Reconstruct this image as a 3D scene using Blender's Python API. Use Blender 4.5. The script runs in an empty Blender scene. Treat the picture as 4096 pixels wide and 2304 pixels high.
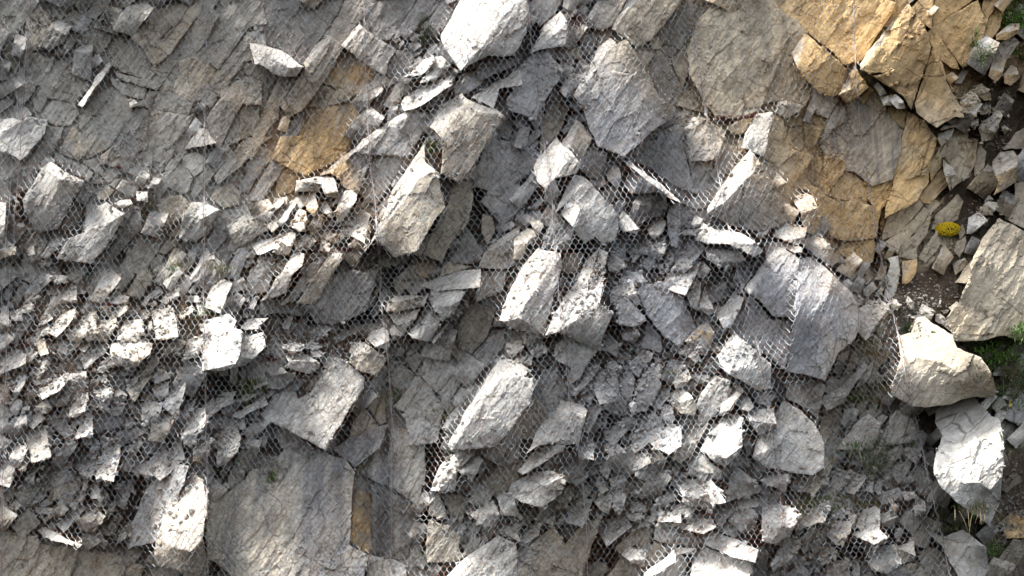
import bpy, math, random
import numpy as np
from mathutils import Vector
from mathutils.geometry import delaunay_2d_cdt

random.seed(7)
rng = np.random.default_rng(7)
scn = bpy.context.scene
COL = scn.collection

# ---------------------------------------------------------------- camera
# photograph 4096 x 2304; the wall is about 10.2 m wide in view (net cells are 6 cm), seen from 15 m
PXM = 400.0            # photograph pixels per metre at the reference plane y = 0
DIST = 15.0
ZC = 3.2
cam_d = bpy.data.cameras.new('camera')
cam = bpy.data.objects.new('camera', cam_d)
COL.objects.link(cam)
cam.location = (0, -DIST, ZC)
cam.rotation_euler = (math.radians(90), 0, 0)
cam_d.sensor_width = 36.0
cam_d.lens = 36.0 * DIST / (4096 / PXM)
cam_d.clip_end = 500
scn.camera = cam

# ---------------------------------------------------------------- world and sun
SUN = Vector((-0.50, 0.16, 0.85)).normalized()      # towards the sun: high, from the left, almost along the wall
world = bpy.data.worlds.new('World')
scn.world = world
world.use_nodes = True
wn = world.node_tree.nodes; wl = world.node_tree.links
wn.clear()
sky = wn.new('ShaderNodeTexSky'); sky.sky_type = 'NISHITA'; sky.sun_disc = False
sky.sun_elevation = math.asin(SUN.z); sky.sun_rotation = math.atan2(SUN.x, SUN.y)
sky.air_density = 1.0; sky.dust_density = 4.0; sky.ozone_density = 1.0
hs = wn.new('ShaderNodeHueSaturation'); hs.inputs['Saturation'].default_value = 0.35
bg = wn.new('ShaderNodeBackground'); bg.inputs['Strength'].default_value = 0.15
wo = wn.new('ShaderNodeOutputWorld')
wl.new(sky.outputs[0], hs.inputs['Color']); wl.new(hs.outputs[0], bg.inputs['Color']); wl.new(bg.outputs[0], wo.inputs['Surface'])
sun_d = bpy.data.lights.new('sun', 'SUN'); sun_d.energy = 2.7; sun_d.angle = math.radians(12); sun_d.color = (1.0, 0.965, 0.91)
sun = bpy.data.objects.new('sun', sun_d); COL.objects.link(sun)
sun.rotation_euler = SUN.to_track_quat('Z', 'Y').to_euler()
sun.location = (-6, 2, 14)
scn.view_settings.view_transform = 'Standard'
scn.view_settings.look = 'None'
scn.view_settings.gamma = 1.0
scn.view_settings.use_curve_mapping = False
scn.view_settings.exposure = 1.95
scn.cycles.max_bounces = 5
scn.cycles.diffuse_bounces = 3
scn.cycles.use_denoising = True
# ---------------------------------------------------------------- traced blocks
# '@' column,row,scale : corner of the piece of the photograph that the following outlines were read from
# head (b = block of the cliff, l = loose rock; tint; pNN protrusion in cm; facing) | outline | facets # name: label
ROCKS = """
@0,0,2.5156
b|0,0 390,0 150,380 30,500 0,510
b w|290,110 400,50 520,190 500,280 400,440 240,620 230,560 260,300
b|530,230 600,205 720,270 650,350 545,280 640,420 520,490 395,465|U abcde F aedcfgh
b|740,0 950,0 850,150 800,130 740,40
b|950,0 1130,0 1080,60 960,200 870,150
b|1080,50 1240,90 1250,250 1190,350 1000,250 940,280|T adf F abcde
b|740,80 830,155 770,250 680,190
b|960,290 1140,350 1110,420 1000,560 880,500 900,380
b|540,30 620,0 730,0 730,50 620,200 520,170
l g T|1250,100 1310,140 1270,210 1210,190 1220,130
b w|1580,20 2040,10 2000,150 1880,300 1760,480 1700,550 1560,670 1500,600 1440,480 1330,390 1440,210 1500,230|T alk F bcdefghijkla
b|2080,50 2200,160 2110,330 1960,560 1780,620 1770,480 1880,320 2010,150
b|2330,10 2480,0 2576,20 2576,240 2500,280 2300,560 2200,690 1960,560 2110,340 2210,160
b|1320,390 1440,490 1520,660 1450,780 1230,720 1120,640 1230,480
b|1530,670 1770,520 1800,720 1740,910 1560,900 1200,790 1160,720 1440,790
b w|1790,620 1960,570 2180,700 2000,990 1940,1030 1760,930 1740,900 1810,720
b|250,560 360,540 480,590 560,560 480,740 370,850 210,740
b|560,600 680,650 690,760 600,1000 480,980 400,870 390,840
b|690,680 820,740 900,850 760,1060 640,1000 610,1005
b p10|200,745 370,850 280,1000 200,1050 110,900 150,790
b|380,870 490,940 470,1010 400,1130 350,1110 310,990
b|440,1130 530,1010 700,1010 770,1080 790,1130 700,1260 560,1260 420,1190
b c p8 T|1100,620 1120,660 830,1080 780,1060 960,780
b|850,1130 960,980 1130,870 1250,960 1340,1070 1300,1200 1170,1380 1100,1449 900,1449 800,1250
b d|1360,1100 1490,1120 1500,1449 1110,1449 1240,1250
b|1100,770 1230,830 1480,890 1450,1000 1240,960 1130,850
b|1500,920 1740,930 1930,1040 1880,1160 1500,1080 1340,1060 1450,1000
b|1510,1090 1890,1170 1970,1130 1900,1250 1720,1449 1510,1449
b p8|2240,980 2440,1050 2380,1140 2230,1449 2100,1310 2080,1200 2130,1110
b|2000,930 2080,890 2200,960 2130,1090 1980,1000
b|2200,930 2300,870 2470,780 2576,830 2576,1050 2450,1040 2240,975
b|2430,650 2576,560 2576,820 2480,750
b|2200,700 2310,560 2490,330 2576,360 2576,540 2440,640 2310,840 2240,940 2050,890
b|2450,1060 2576,1080 2576,1320 2480,1380 2250,1449 2380,1160
b c p12|0,1210 130,1190 220,1220 270,1180 470,1210 440,1340 300,1449 0,1449 0,1370|T abci F cdefghi
b|480,1270 640,1280 600,1449 410,1449
b w|730,1270 880,1400 870,1449 640,1449
b c L|2000,1290 2080,1300 2180,1440 1880,1449
l c|1300,1010 1350,1000 1400,1060 1310,1080
b w|30,480 90,410 150,410 180,560 200,640 150,760 60,620
@1,0,2.5156
b|0,0 130,0 40,190 0,300
b d|140,20 560,0 880,0 800,160 640,390 490,640 410,620 280,510 220,480 20,430 0,380 40,240
b|890,0 1090,0 1060,180 970,300 860,450 760,400 680,360 810,180
b p14|720,360 775,390 500,680 480,640 610,450 880,470 720,760 480,1090 330,1180 250,1050 430,780|T abcde F bfghijkc
b p14|1040,250 1075,275 900,480 870,450 960,330 1240,400 1400,500 1330,600 1290,760 1100,630|T abcde F bfghijc
b o|880,490 960,530 1090,640 1210,720 1150,820 1090,920 960,960 850,920 760,860 680,830 840,590
b|1220,730 1310,770 1420,840 1150,920 1180,800
b w|660,850 830,920 960,970 900,1020 640,1080 540,1060
b o|560,1150 640,1090 930,1020 1000,980 1080,1000 1070,1200 990,1340 940,1449 470,1449 430,1380
b c p8|0,440 100,460 250,510 330,560 420,640 470,670 400,760 230,760 60,650 0,640 330,680|U abcdefk F fghijak
b|0,650 60,660 220,770 130,900 70,1100 0,1080
b|230,790 430,780 250,1060 220,1180 100,1340 0,1449 0,1330 80,1100
b d|1100,60 1240,20 1600,0 1500,180 1350,390 1250,390 1080,280 1090,150
b d|1640,0 1870,0 1800,90 1600,300 1500,330 1380,400 1510,180
b|1880,0 2070,0 2000,200 1900,260 1800,250 1740,230
b d|1420,510 1560,520 1600,600 1500,760 1430,830 1310,760 1340,610
l c p20|2060,0 2676,0 2560,80 2420,250 2310,430 2060,710 1990,600 1900,480 1860,370 1940,230 2730,60 2720,330 2600,560 2330,560|T abcdefghij S bklmnfedc # rock_slab: large smooth white rock slab tilted on end above the rubble ridge
l c p16|1690,600 1780,565 1790,620 1660,760 1640,790 1500,850 1450,810 1480,770 1540,750|T abcdhi S dehgf # stone: flat pale tan stone on the ridge left of the smooth white slab
l c p16|1790,580 1870,565 1905,600 1890,660 1820,760 1680,830 1650,830 1760,690 1960,650 1880,770|T abcdefgh S cijfed # stone: pale slab-like stone with dark lower side below the smooth white slab
l c p14 U|1900,730 2000,690 2040,720 1960,830 1910,830
l g p10 F|1880,470 1970,520 2020,650 1960,640 1870,540
b p20|2390,525 2450,570 2230,680 2050,720 2200,630 2576,650 2260,800 2230,770|T abcde F bfghc
b p18|2180,700 2230,740 2000,880 1760,1080 1730,1060 1940,870 2270,830 2130,930 2000,1000|T abcdef F bghic
b c p18 T|1690,860 1850,800 1940,820 1960,860 1740,1010 1590,1090 1500,1110 1470,1040 1500,980
b d p6|1750,1080 1990,890 2010,960 1870,1030 1830,1130 1740,1120
b p20|1590,1090 1740,1040 1600,1130 1300,1300 1050,1449 1010,1449 1080,1400 1400,1180 1730,1140 1640,1400 1600,1449|T abcdefgh F cijked
l w p22|2070,940 2130,1005 1870,1390 1800,1310 1750,1280 1880,1040 2180,1115 2400,1090 2495,1165 2310,1449 2210,1640 2060,1775 1930,1620 1900,1449|T abcdef U bhig F bgijklmnc # boulder: blocky white-sided boulder with tan front face on the rubble ridge
l c p20|2576,690 2576,850 2450,890 2390,1090 2230,1000 2170,980|T abcdef # stone: white angular wedge stone behind the blocky tan-faced boulder
@2,0,2.5156
b|190,0 490,0 420,150 280,260 170,120
l p14|490,115 555,215 270,500 190,530 330,250 560,330 530,450 400,480|T abcde F bfghc # rock_slab: leaning slab with long white edge beside the red-brown plant mat
b|770,170 870,0 910,0 800,200 1130,0 1060,160 1000,260 880,300 720,250|T abcd F cefghid
b w p14|1170,0 1250,0 1040,300 1010,290 1060,180 1700,0 1600,150 1450,330 1390,400 1250,470 1100,350|T abcde F bfghijkc
b d|1720,20 1950,90 1830,280 1760,400 1690,490 1540,450 1470,330 1600,170
b|1390,410 1450,340 1520,440 1480,500 1400,490
b d|1480,500 1540,460 1680,500 1600,580
b w p10|1992,75 2200,10 2545,0 2722,150 2798,327 2697,579 2584,880 2496,1080 2370,1170 2068,1200 1917,980 1790,755 1766,500 1866,226
b w|1600,590 1700,510 1760,520 1780,700 1720,890 1650,740
b|1330,510 1440,540 1380,630 1330,700 1220,500
b d|1400,610 1460,530 1560,600 1620,720 1720,900 1650,1060 1500,1000 1400,760
b|1740,900 1930,970 2040,1100 2060,1180 1900,1120 1660,1060
l p25|990,385 1060,440 900,600 740,910 640,990 620,960 820,600 870,480 1150,400 1210,480 1340,720 1480,980 1610,1060 1620,1180 1440,1290 1330,1370 1200,1449 870,1449 780,1290 690,1050|T abcdefgh F bioqrstedc R ijklmno F opq # boulder: huge grey boulder with a long curved white left edge
l p16|610,740 570,850 540,975 480,915 540,800 720,760 690,830 640,950 570,1000|T abcde F afghicb # stone: small prism stone wedged left of the huge grey boulder
l p22|270,515 190,640 20,905 -10,870 -30,780 200,550 370,540 500,690 470,800 400,900 300,1070 240,1200 0,1100 -60,1000|T abcdef F aghijklmncb # boulder: rough grey boulder with a straight white edge above the dark gap
b w|440,890 530,1000 560,1100 490,1300 340,1449 300,1300 380,1000
l w p12|640,1200 690,1240 600,1449 500,1449 800,1400 800,1449|T abcd F befc # stone: tan stone with pale left side below the huge grey boulder
b|900,310 960,310 1010,350 900,450 840,490 870,390
b d|680,320 880,330 840,470 770,560 680,470
b|400,490 530,450 560,560 500,630 420,570
b w|540,470 700,470 700,590 560,590
b p14|1830,1180 1950,1200 2140,1320 2150,1449 1900,1449 1740,1290 1810,1300|T abgf F bcdefg
l o p12 S|2150,1290 2300,1210 2430,1190 2340,1330 2250,1350 # stone: rust-brown wedge stone under the tan rock face
b|1640,1150 1760,1100 1840,1180 1740,1280 1640,1240
b|1650,1250 1730,1290 1880,1449 1500,1449 1480,1340
b c p10|2440,1160 2480,1150 2370,1340 2330,1449 2350,1340 2576,1140 2576,1449|T abcde F bfgdc
b d|1500,1010 1650,1080 1640,1240 1500,1300 1460,1290 1640,1180
@3,0,2.5156
b w|0,60 140,120 250,190 380,330 230,560 20,870 -50,880 20,300
b o|130,100 200,0 640,0 600,80 500,210 420,320 380,320 240,190
b o p10|640,0 860,0 1100,0 1280,30 1260,100 1200,200 1130,300 940,600 760,640 680,540 540,430 420,330 520,200
l o p16|370,340 480,420 720,620 790,700 780,790 720,940 640,970 520,930 400,820 300,690 240,540 560,820|F abcdelj S efghil F ilj T ajk # rock_slab: ochre yellow triangular slab under the orange rock face
b w|240,560 300,700 400,830 420,960 370,1060 180,1010 80,1020 -50,1050 -60,890 30,860
b c|430,870 520,920 560,960 700,960 710,1010 600,1180 470,1130 420,1060
l d p16|100,1030 190,1010 360,1070 300,1130 180,1190 70,1130 190,1060|T abg F bcdefag # stone: small dark grey wedge stone below the tan rock face
l p24|1390,60 1430,70 1570,260 1600,330 1640,480 1560,720 1470,1000 1440,1100 1360,960 1140,820 1060,760 1000,740 930,700 930,640 1220,300 960,680 1300,450 1250,720|T aopmn F aqrlkmpo S bcdefghijkrq F abq # boulder: tall grey pointed boulder leaning against the orange rock
l p24|1660,480 1720,560 1770,700 1800,820 1900,980 1950,1080 1970,1180 1880,1170 1700,1280 1580,1200 1500,1130 1480,1040 1550,830 1620,600 1680,590 1760,720|F aopfghijklmn R abcdefpo # boulder: grey fin-shaped boulder with pale right edge right of the pointed boulder
b p12|1400,0 1640,0 1660,170 1640,290 1560,240 1440,80 1390,50 1540,0|T afgh F hbcdef
b o|1650,0 2090,0 1820,160 1640,290
b o p6|1830,170 2110,10 2150,130 2210,200 2170,330 2110,500 2060,620 1960,680 1880,560 1790,450 1640,300
b|2160,0 2290,0 2270,100 2210,190 2150,100
b o|2290,50 2380,110 2330,280 2250,400 2120,490 2180,320 2220,190
b o|1600,340 1680,280 1780,460 1890,590 1920,690 1850,680 1740,600 1650,460
l o p12|2300,350 2440,240 2530,240 2520,330 2400,400 2300,400 # stone: rusty tan stone at the top of the dark soil gully
l o p10|2220,760 2270,560 2330,510 2390,620 2350,760 2290,830
l o p10|2380,740 2440,660 2500,680 2530,780 2440,860 2380,830
l o p10|2090,870 2150,840 2230,940 2240,1000 2180,1010 2080,930
l w p14|1950,1000 2040,900 2090,940 2140,1030 2090,1120 2000,1140 1950,1090 # stone: blunt pale tan stone beside the fin-shaped boulder
l w p10|2110,1080 2160,1040 2240,1060 2230,1140 2140,1150
l w p10|2120,1290 2170,1210 2260,1160 2320,1270 2260,1400 2150,1420
l w p10|2250,1130 2330,1110 2360,1160 2310,1280 2270,1200
l w|2350,1280 2380,1260 2430,1300 2380,1350
l w|2020,1220 2110,1200 2120,1270 2050,1280
b w|2400,1449 2500,1330 2576,1230 2576,1449
l p12|1740,1300 1850,1190 1920,1180 1940,1230 1870,1280 1740,1310
l w p12|1710,1350 1870,1290 1840,1390 1760,1449 1710,1400
b w|1780,1449 1900,1290 1950,1240 2010,1310 2030,1449
l c p10|1060,860 1110,830 1200,940 1130,960
l c p14|1220,960 1290,950 1360,1020 1380,1090 1300,1090 1230,1020
l c p10|1130,980 1210,960 1240,1060 1170,1060
b|1000,760 1070,770 1040,850 1000,800
b c|900,700 990,690 1000,740 960,750
l p14|860,700 900,710 1010,880 930,950 850,1010 790,1030 720,950 790,790 830,900|T ahgi F abcdefgi # stone: grey triangular stone between ochre slab and pointed boulder
b|910,990 1040,880 1060,920 960,1050
b w|980,1050 1060,910 1200,1070 1180,1120 1100,1100
b|1180,1110 1210,1060 1340,1100 1400,1110 1360,1300 1280,1230
b d p6|800,1050 920,1040 1090,1100 1180,1130 1350,1310 1340,1500 1300,1710 1140,1705 880,1700 770,1640 770,1560 640,1470 520,1440 560,1380 720,1250 790,1130
b c|680,1070 790,1070 800,1140 740,1220 640,1330 540,1420 500,1440 560,1330 620,1190
b|0,1140 150,1170 160,1290 160,1449 0,1449 -100,1300
b|170,1190 330,1200 480,1280 540,1300 490,1449 160,1449
b o p6|1410,1130 1580,1230 1700,1400 1660,1600 1620,1690 1320,1720 1350,1400
@0,1,2.5156
b|0,0 380,0 220,290 60,360 0,350
b|390,0 570,0 470,170 400,220 330,370 220,340 230,290
l p24|510,180 600,240 850,380 730,560 580,850 390,900 250,680 230,560 340,400 420,240 600,350 620,640|T abckj F jklhi F kcdl S hlefg F lde # boulder: big squarish grey boulder with cracked top in the left bedrock
b|560,80 650,120 640,250 540,150
b|650,130 740,170 700,260 640,240
b|740,170 820,210 780,330 710,270
b|820,200 880,230 850,340 780,320
b p6|880,240 940,290 880,380 850,360
b|590,30 700,0 870,0 870,60 790,160 640,110
b|900,20 990,90 870,150 800,160
b|820,160 960,150 1040,260 1040,330 960,280
b S|900,400 960,300 1040,380 1010,400
b|750,560 840,400 950,490 850,620 760,580
b w|990,490 1070,410 1150,470 1070,560 980,560
b|1090,380 1160,340 1220,350 1150,450
b p8|1160,450 1230,350 1400,410 1390,500 1340,540
b w|610,860 680,660 830,630 830,700 740,860 640,880
l p16|870,600 1000,620 1070,590 1250,700 1180,850 1030,1080 900,1200 570,1150 690,950 1110,790 850,890|T abcdjk F kjdefghi # boulder: long grey bedrock-like block with pale upper half under the silvery plant
b d|1260,700 1330,620 1400,650 1420,850 1180,1120 1120,1260 960,1240 1100,1050 1190,870
b w|1600,560 1820,520 1910,600 1830,720 1720,840 1600,800 1590,680
b|1460,900 1640,960 1590,1080 1470,1270 1400,1310 1200,1280 1340,960
b p12|1840,720 1930,590 2050,590 2200,660 2090,880 1960,980 1810,940 2010,760|T bcdh F abhdefg
b|1680,920 1780,830 1830,790 1800,930 1750,950
b|1590,1090 1680,970 1760,960 1780,1010 1660,1110
b|2060,900 2190,720 2220,700 2350,760 2330,850 2260,880 2170,840
b d|2060,1010 2160,840 2260,900 2280,940 2080,1180 1950,1220
b|2300,1070 2350,900 2540,910 2576,960 2540,1040 2420,1140
b|1720,330 1790,190 1900,280 1940,350 1880,480 1830,500 1700,430
b|1830,120 1960,80 2070,130 2060,250 1950,330 1900,270 1800,180
b|2060,250 2140,180 2280,30 2340,100 2150,300 2060,430 1960,540 1930,450
b|2340,100 2440,0 2576,0 2460,180 2200,400 2160,320
b d|2480,200 2576,60 2576,250 2500,480 2420,480 2400,420 2470,330
b|1540,380 1650,90 1740,20 1760,60 1720,160 1600,330
b|1660,240 1730,150 1830,140 1700,330 1640,360
b d|1100,60 1200,0 1540,0 1500,300 1400,340 1230,270 1030,190 1020,120
b w|2200,440 2330,400 2420,490 2400,600 2260,640 2120,560
l c|1370,480 1490,480 1480,580 1380,570
l|1190,570 1310,560 1330,600 1230,650 1160,620
l|1490,440 1540,340 1620,350 1570,450
l w p12|0,990 60,870 100,1000 160,1040 150,1110 0,1160
l p14|420,1130 520,950 580,910 650,960 580,1060 480,1150
l p12|270,1060 340,1030 370,1160 310,1200
l c|390,1200 450,1170 500,1150 520,1200 480,1240
b p8|380,1230 560,1200 600,1290 520,1370 400,1340
b p8|110,1240 170,1210 270,1280 240,1340 140,1360
l c p12|510,1320 640,1320 690,1390 560,1400
l p16|1050,1290 1100,1250 1220,1350 1130,1449 970,1449 # stone: rough grey stone right beside the silvery rosette plant
l w p12|2060,1160 2150,1110 2160,1170 2080,1200
@1,1,2.5156
b|0,30 60,20 200,100 70,250 0,330
b o|210,0 960,0 930,60 840,150 600,260 500,320 380,260 300,220 160,140
b o|220,330 300,230 490,330 400,370 370,480 200,540
b d|0,560 60,330 160,160 290,220 200,370 60,560
b p22|1060,0 1080,30 890,160 760,290 650,310 880,120 1240,0 1160,130 1100,300 1020,500 860,410 850,340|T abcdef F bghijkldc
b p10|1250,60 1300,0 1560,30 1440,240 1330,450 1220,600 1110,570 1030,480 1130,300 1180,150
b p8|1440,200 1600,20 1640,50 1500,280 1420,300
l c p24|410,370 750,320 800,380 825,480 690,500 640,400 650,480 400,480 820,550 700,520|U abcdef S afgh S fedij # boulder: box-shaped stone with bright white top at the foot of the orange rock
l c p22|900,470 970,470 1010,510 1010,560 960,640 920,720 820,800 800,680 830,600 870,630|T abcdeji F ijefgh # stone: upright pale block right of the white-topped box-shaped stone
l w p30|1690,10 1700,180 1800,270 1660,330 1540,500 1430,640 1320,790 1200,950 1100,1080 1170,960 1320,640 1330,560 1560,200 1840,290 1850,450 1900,640 1790,770 1600,1080 1390,1140|T abcdefghijklm F cnopqfed F fqrshg # boulder: tall leaning boulder with long white flank and brown-stained front
b w p12|2000,330 2170,420 2180,560 2120,800 1950,1000 1870,1180 1770,1140 1690,1100 1800,870 1870,700 1930,600
b d|1870,220 1980,300 1960,560 1900,620 1850,450 1840,280
b p8|2240,200 2320,0 2576,0 2576,130 2430,350 2340,460 2180,420 2080,330
b p8|2340,470 2450,330 2576,180 2576,640 2480,810 2380,700 2270,580
b w|2280,700 2380,740 2410,870 2330,1030 2270,900
b d|2030,1010 2110,830 2260,1060 2280,1100 2180,1200 2080,1200 1930,1170
b o|1610,1190 1680,1110 1820,1170 1800,1330 1700,1350 1580,1280
b w|1860,1260 1940,1180 2180,1230 2100,1260 1850,1340
b p14|2576,830 2576,900 2330,1100 2260,1180 2350,1030 2576,1200 2480,1260 2250,1240|T abcde F bfghdc
b d p14|0,1270 100,1130 180,1130 190,1250 140,1449 0,1449
l p22|370,1060 490,1110 460,1230 360,1320 280,1260 330,1449 130,1449|T abcde F edfg # rock_slab: bright-topped slab at the left end of the overhanging slab stack
b p22|430,1290 680,1110 715,1100 670,1180 590,1310 480,1449 350,1449 470,1320|T abcdh F dhgfe
l w p26|730,1110 780,1050 870,1100 850,1170 720,1140 760,1320 690,1449 500,1449 620,1290|T abcde F edfghi # rock_slab: brown slab with cream top in the middle of the overhanging slab stack
b d p12|790,1280 860,1180 900,1130 980,1170 890,1290 830,1320
b d p26|770,1330 980,1270 1080,1300 1230,1270 1220,1449 1160,1560 1000,1640 850,1680 690,1640 560,1640 500,1560 600,1449 700,1449|F abcdefgm S mlkjihg
b d p18|130,1449 480,1449 560,1640 500,1690 350,1660 240,1620 140,1560 80,1500
l p14|190,1080 200,950 350,880 400,900 370,1010 330,1110 210,1110
l p14|380,1010 430,930 560,920 600,980 540,1060 400,1080
l c p14 T|650,950 740,1000 740,1080 640,1070
l|520,1150 600,1080 660,1110 620,1160
l p12|500,500 590,490 630,640 590,720 510,660
l p16|345,830 430,650 500,680 510,760 490,880 430,880|T abcde F aef # stone: upright grey-white shard among stones below the white-topped box
l c p12 T|210,790 370,590 400,600 300,780 250,830
l p10|520,860 640,680 670,760 640,880 600,900
l c p14 T|640,600 710,580 770,720 740,740 660,660
l|620,510 680,520 690,550 640,570
l c p12|860,830 910,740 1000,770 1020,830 900,820
l c p14|850,860 870,820 980,860 970,910 850,950
l p16|950,1030 1020,870 1130,870 1140,950 1090,1060 1000,1060
l p10|660,880 760,890 830,930 800,1000 690,950
l c p12|0,740 130,640 270,540 280,590 180,690 130,800 60,770
b p8|1030,560 1100,620 1060,670 1010,640
b p8|1080,640 1210,650 1240,710 1180,760 1080,690
b p8|1210,640 1360,460 1330,580 1290,670 1240,700
b c p16 T|1830,1350 2010,1290 2250,1260 2240,1440 1850,1449 1660,1420
b c p16|2260,1290 2530,1280 2480,1449 2300,1449
@2,1,2.5156
l c p26|410,0 510,20 600,80 560,160 420,350 330,440 260,380 220,240 250,160 340,60 690,200 650,290 480,480 400,600 330,560|T abcdefghij F ckled S femno # boulder: white rounded boulder with an orange-stained right edge
b d p10|570,30 700,0 820,20 950,120 940,210 880,350 800,330 690,260 650,110 690,60|U abcdj S defghij
b|20,150 100,20 230,60 300,100 240,200 190,270 120,350 40,280
l p12|950,300 1020,210 1080,250 1100,360 1060,430 970,370
l p16 T|1120,420 1220,260 1310,330 1210,490
b p20|1110,170 1180,180 1480,390 1640,540 1680,580 1560,530 1310,330 1450,480 1280,500 1230,490|U abcdefg S gfhij
l p22|1290,510 1400,490 1540,520 1570,620 1520,720 1400,740 1270,810 1220,700 1220,590 1400,640|T abji F bcdj S defghij # boulder: rounded dark grey boulder behind a thin upright rock
l p26|1590,560 1650,540 1690,580 1690,900 1660,1045 1600,1020 1570,880 1560,740 1640,640|T abch F icdefghi # stone: thin upright grey column stone beside the rounded dark boulder
l c p18 T|1360,860 1430,750 1500,740 1550,790 1520,880 1430,960 1390,920
l p20 T|1080,740 1120,670 1200,760 1290,870 1240,900 1120,880 1080,830
l p16|1340,1080 1400,1000 1480,950 1560,1020 1530,1120 1450,1170 1350,1110
l c p40|580,380 640,310 720,330 790,390 700,430 540,460 440,690 560,590 900,520 1000,630 1060,720 800,830 690,650 620,570 610,830 490,700 1070,850 1030,970 900,1000 840,930 740,1000 640,900|U abcde T afghe F edijklmnh T hnmop S lkqrst S omltuv # boulder: big pale leaning boulder standing on the rubble heap
l c p12|180,780 310,750 310,830 270,920 210,840
l c p12|120,880 160,850 220,870 260,970 190,990 130,950
l w p14|20,960 60,880 120,890 170,960 100,1160 20,1160
l p28|450,720 510,780 630,850 610,950 480,1000 300,1050 340,930 390,800 560,1060 420,1070|F abcdefgh B fedij # boulder: grey pyramid-shaped stone left under the big pale leaning boulder
b c p30|260,1060 480,1110 500,1240 440,1560 390,1780 150,1625 0,1670 -50,1640 90,1250 290,1300 330,1800 0,1830|T ajfghi F abcdefj B gfekl
b c p30|870,1060 960,1100 920,1290 970,1449 1040,1660 1000,1800 880,1800 690,1700 560,1750 430,1770 500,1600 640,1400 740,1200 990,1900 800,1900 560,1800 760,1560|T acqhijklm F abcq F cdefghq B jihgfnop
l w p10 F|500,1270 530,1100 730,1110 690,1230 610,1310
l p12|880,1120 930,1070 970,1110 960,1200 900,1210
l c p14 T|970,1170 1010,1090 1130,1190 1120,1240 1060,1300 970,1270
b d|1100,1290 1200,1180 1300,1290
l p14|1100,1310 1150,1290 1300,1295 1340,1380 1300,1430 1130,1400
l p30|2390,65 2430,100 2440,280 2320,390 2130,590 1970,700 1970,650 2080,470 2220,260 2500,200 2620,420 2700,560 2790,730 2700,830 2600,850 2480,880 2330,850 2150,790|T abcdefghi S bjklmnopqrfedc # boulder: large dark tetrahedral boulder with a bright grey left flank
b|1740,30 1860,50 2000,160 2030,300 1940,370 1900,440 1800,350 1780,150
b|1860,20 2000,0 2240,20 2300,130 2150,190 2020,170
b|2250,0 2400,0 2576,120 2576,200 2450,100 2380,60 2300,110
b d|900,0 1700,0 1740,120 1790,350 1860,500 1650,420 1400,250 1150,150 980,70
b|1690,590 1830,540 1980,560 1960,640 1850,660
b|1490,370 1640,360 1860,520 1700,550
l c p20|1920,790 2040,860 2290,890 2450,990 2520,1080 2440,1130 2380,1110 2200,1010 1960,1000 1850,970|T abcdhij F defgh # rock_slab: long pale slab lying tilted below the dark tetrahedral boulder
l p18|1960,1040 2050,1060 2290,1090 2350,1160 2300,1190 2100,1160 1960,1120 2330,1240 2100,1240 1970,1160|T abcdefg S gfehij # rock_slab: shorter grey slab lying under the long pale tilted slab
l c p16 T|1600,1260 1700,1150 1820,1170 1800,1240 1720,1300
l p14|1800,800 1850,720 1920,760 1900,830 1830,840
l p10|1720,870 1870,850 1860,930 1720,910
l c p16|1830,1250 1920,1180 1990,1260 1960,1330 1880,1340 1840,1300
b d|2070,1280 2200,1250 2260,1350 2200,1400
l p14|2470,910 2520,820 2576,830 2560,920 2500,950
b c p16|2576,1150 2576,1220 2440,1300 2320,1449 2250,1449 2400,1300|T abcdef
l p10|1310,1150 1400,1140 1430,1200 1380,1290 1310,1220
l|1440,1200 1530,1240 1500,1300
l c p14|1740,1380 1790,1350 1880,1400 1870,1449 1740,1430
l p10|1560,1130 1630,1170 1560,1280 1540,1200
l p10|1230,1050 1310,1030 1340,1070 1280,1110
@3,1,2.5156
b|0,40 170,30 290,70 100,240 0,140
b|100,250 290,80 450,120 400,220 330,320 240,420 120,320
b|350,300 460,150 680,110 770,170 770,260 680,380 590,500 500,430 400,350
b o|610,510 760,280 830,290 950,380 1000,520 970,600 700,560
b o|890,260 1270,260 1270,380 1230,520 1170,620 1100,660 1010,560 970,370
b o p6|340,440 420,420 520,450 590,530 680,570 880,580 1000,610 1130,650 1100,800 1080,940 980,950 780,970 640,930 520,800 510,660 440,510
b o p8|1330,20 1660,0 1640,200 1610,250 1350,280 1310,260
b o p8|1290,300 1490,270 1610,260 1610,380 1500,560 1290,680 1180,740 1200,600 1260,430
b o p6|1620,250 1720,40 1750,180 1740,240 1640,380
b o p6|1530,530 1640,390 1740,260 1820,330 1800,420 1640,590 1570,590
b w|1200,750 1520,560 1560,620 1480,720 1300,900 1160,960
b w|1560,640 1640,690 1460,900 1340,1010 1310,1100 1160,1000 1320,880 1480,740
b w|1470,920 1640,700 1600,900 1500,1040 1500,1170 1320,1130 1350,1000
b o p8|1350,1180 1500,1160 1490,1300 1420,1400 1350,1410
b c|1200,1150 1310,1120 1330,1280 1320,1449 1240,1449 1230,1200
b w|1560,1060 1700,860 1740,1000 1690,1090 1580,1200 1510,1160
b w|1650,850 1690,720 1900,510 1960,580 1900,760 1740,840
b w|1570,610 1690,560 1740,600 1650,690
b w p6|1780,0 2100,0 2080,180 2020,330 1900,400 1860,250 1780,130
b w|2110,0 2200,80 2170,240 2080,330 2070,230
l w p12|1760,160 1870,250 1890,320 1900,400 1830,470 1800,380 1770,280
l o p20|2260,170 2340,80 2470,70 2520,150 2490,380 2400,440 2270,510 2320,380 2260,250 # boulder: tan upright boulder in the soil gully above the yellow flowers
b w p10|2480,400 2500,320 2576,260 2576,540 2440,680 2480,560
b w p10|2380,740 2440,670 2540,560 2576,560 2576,870 2480,800
l w p12|2150,650 2200,580 2310,590 2280,680 2190,720
l c p16|2000,900 2020,740 2120,680 2210,770 2050,900
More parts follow.
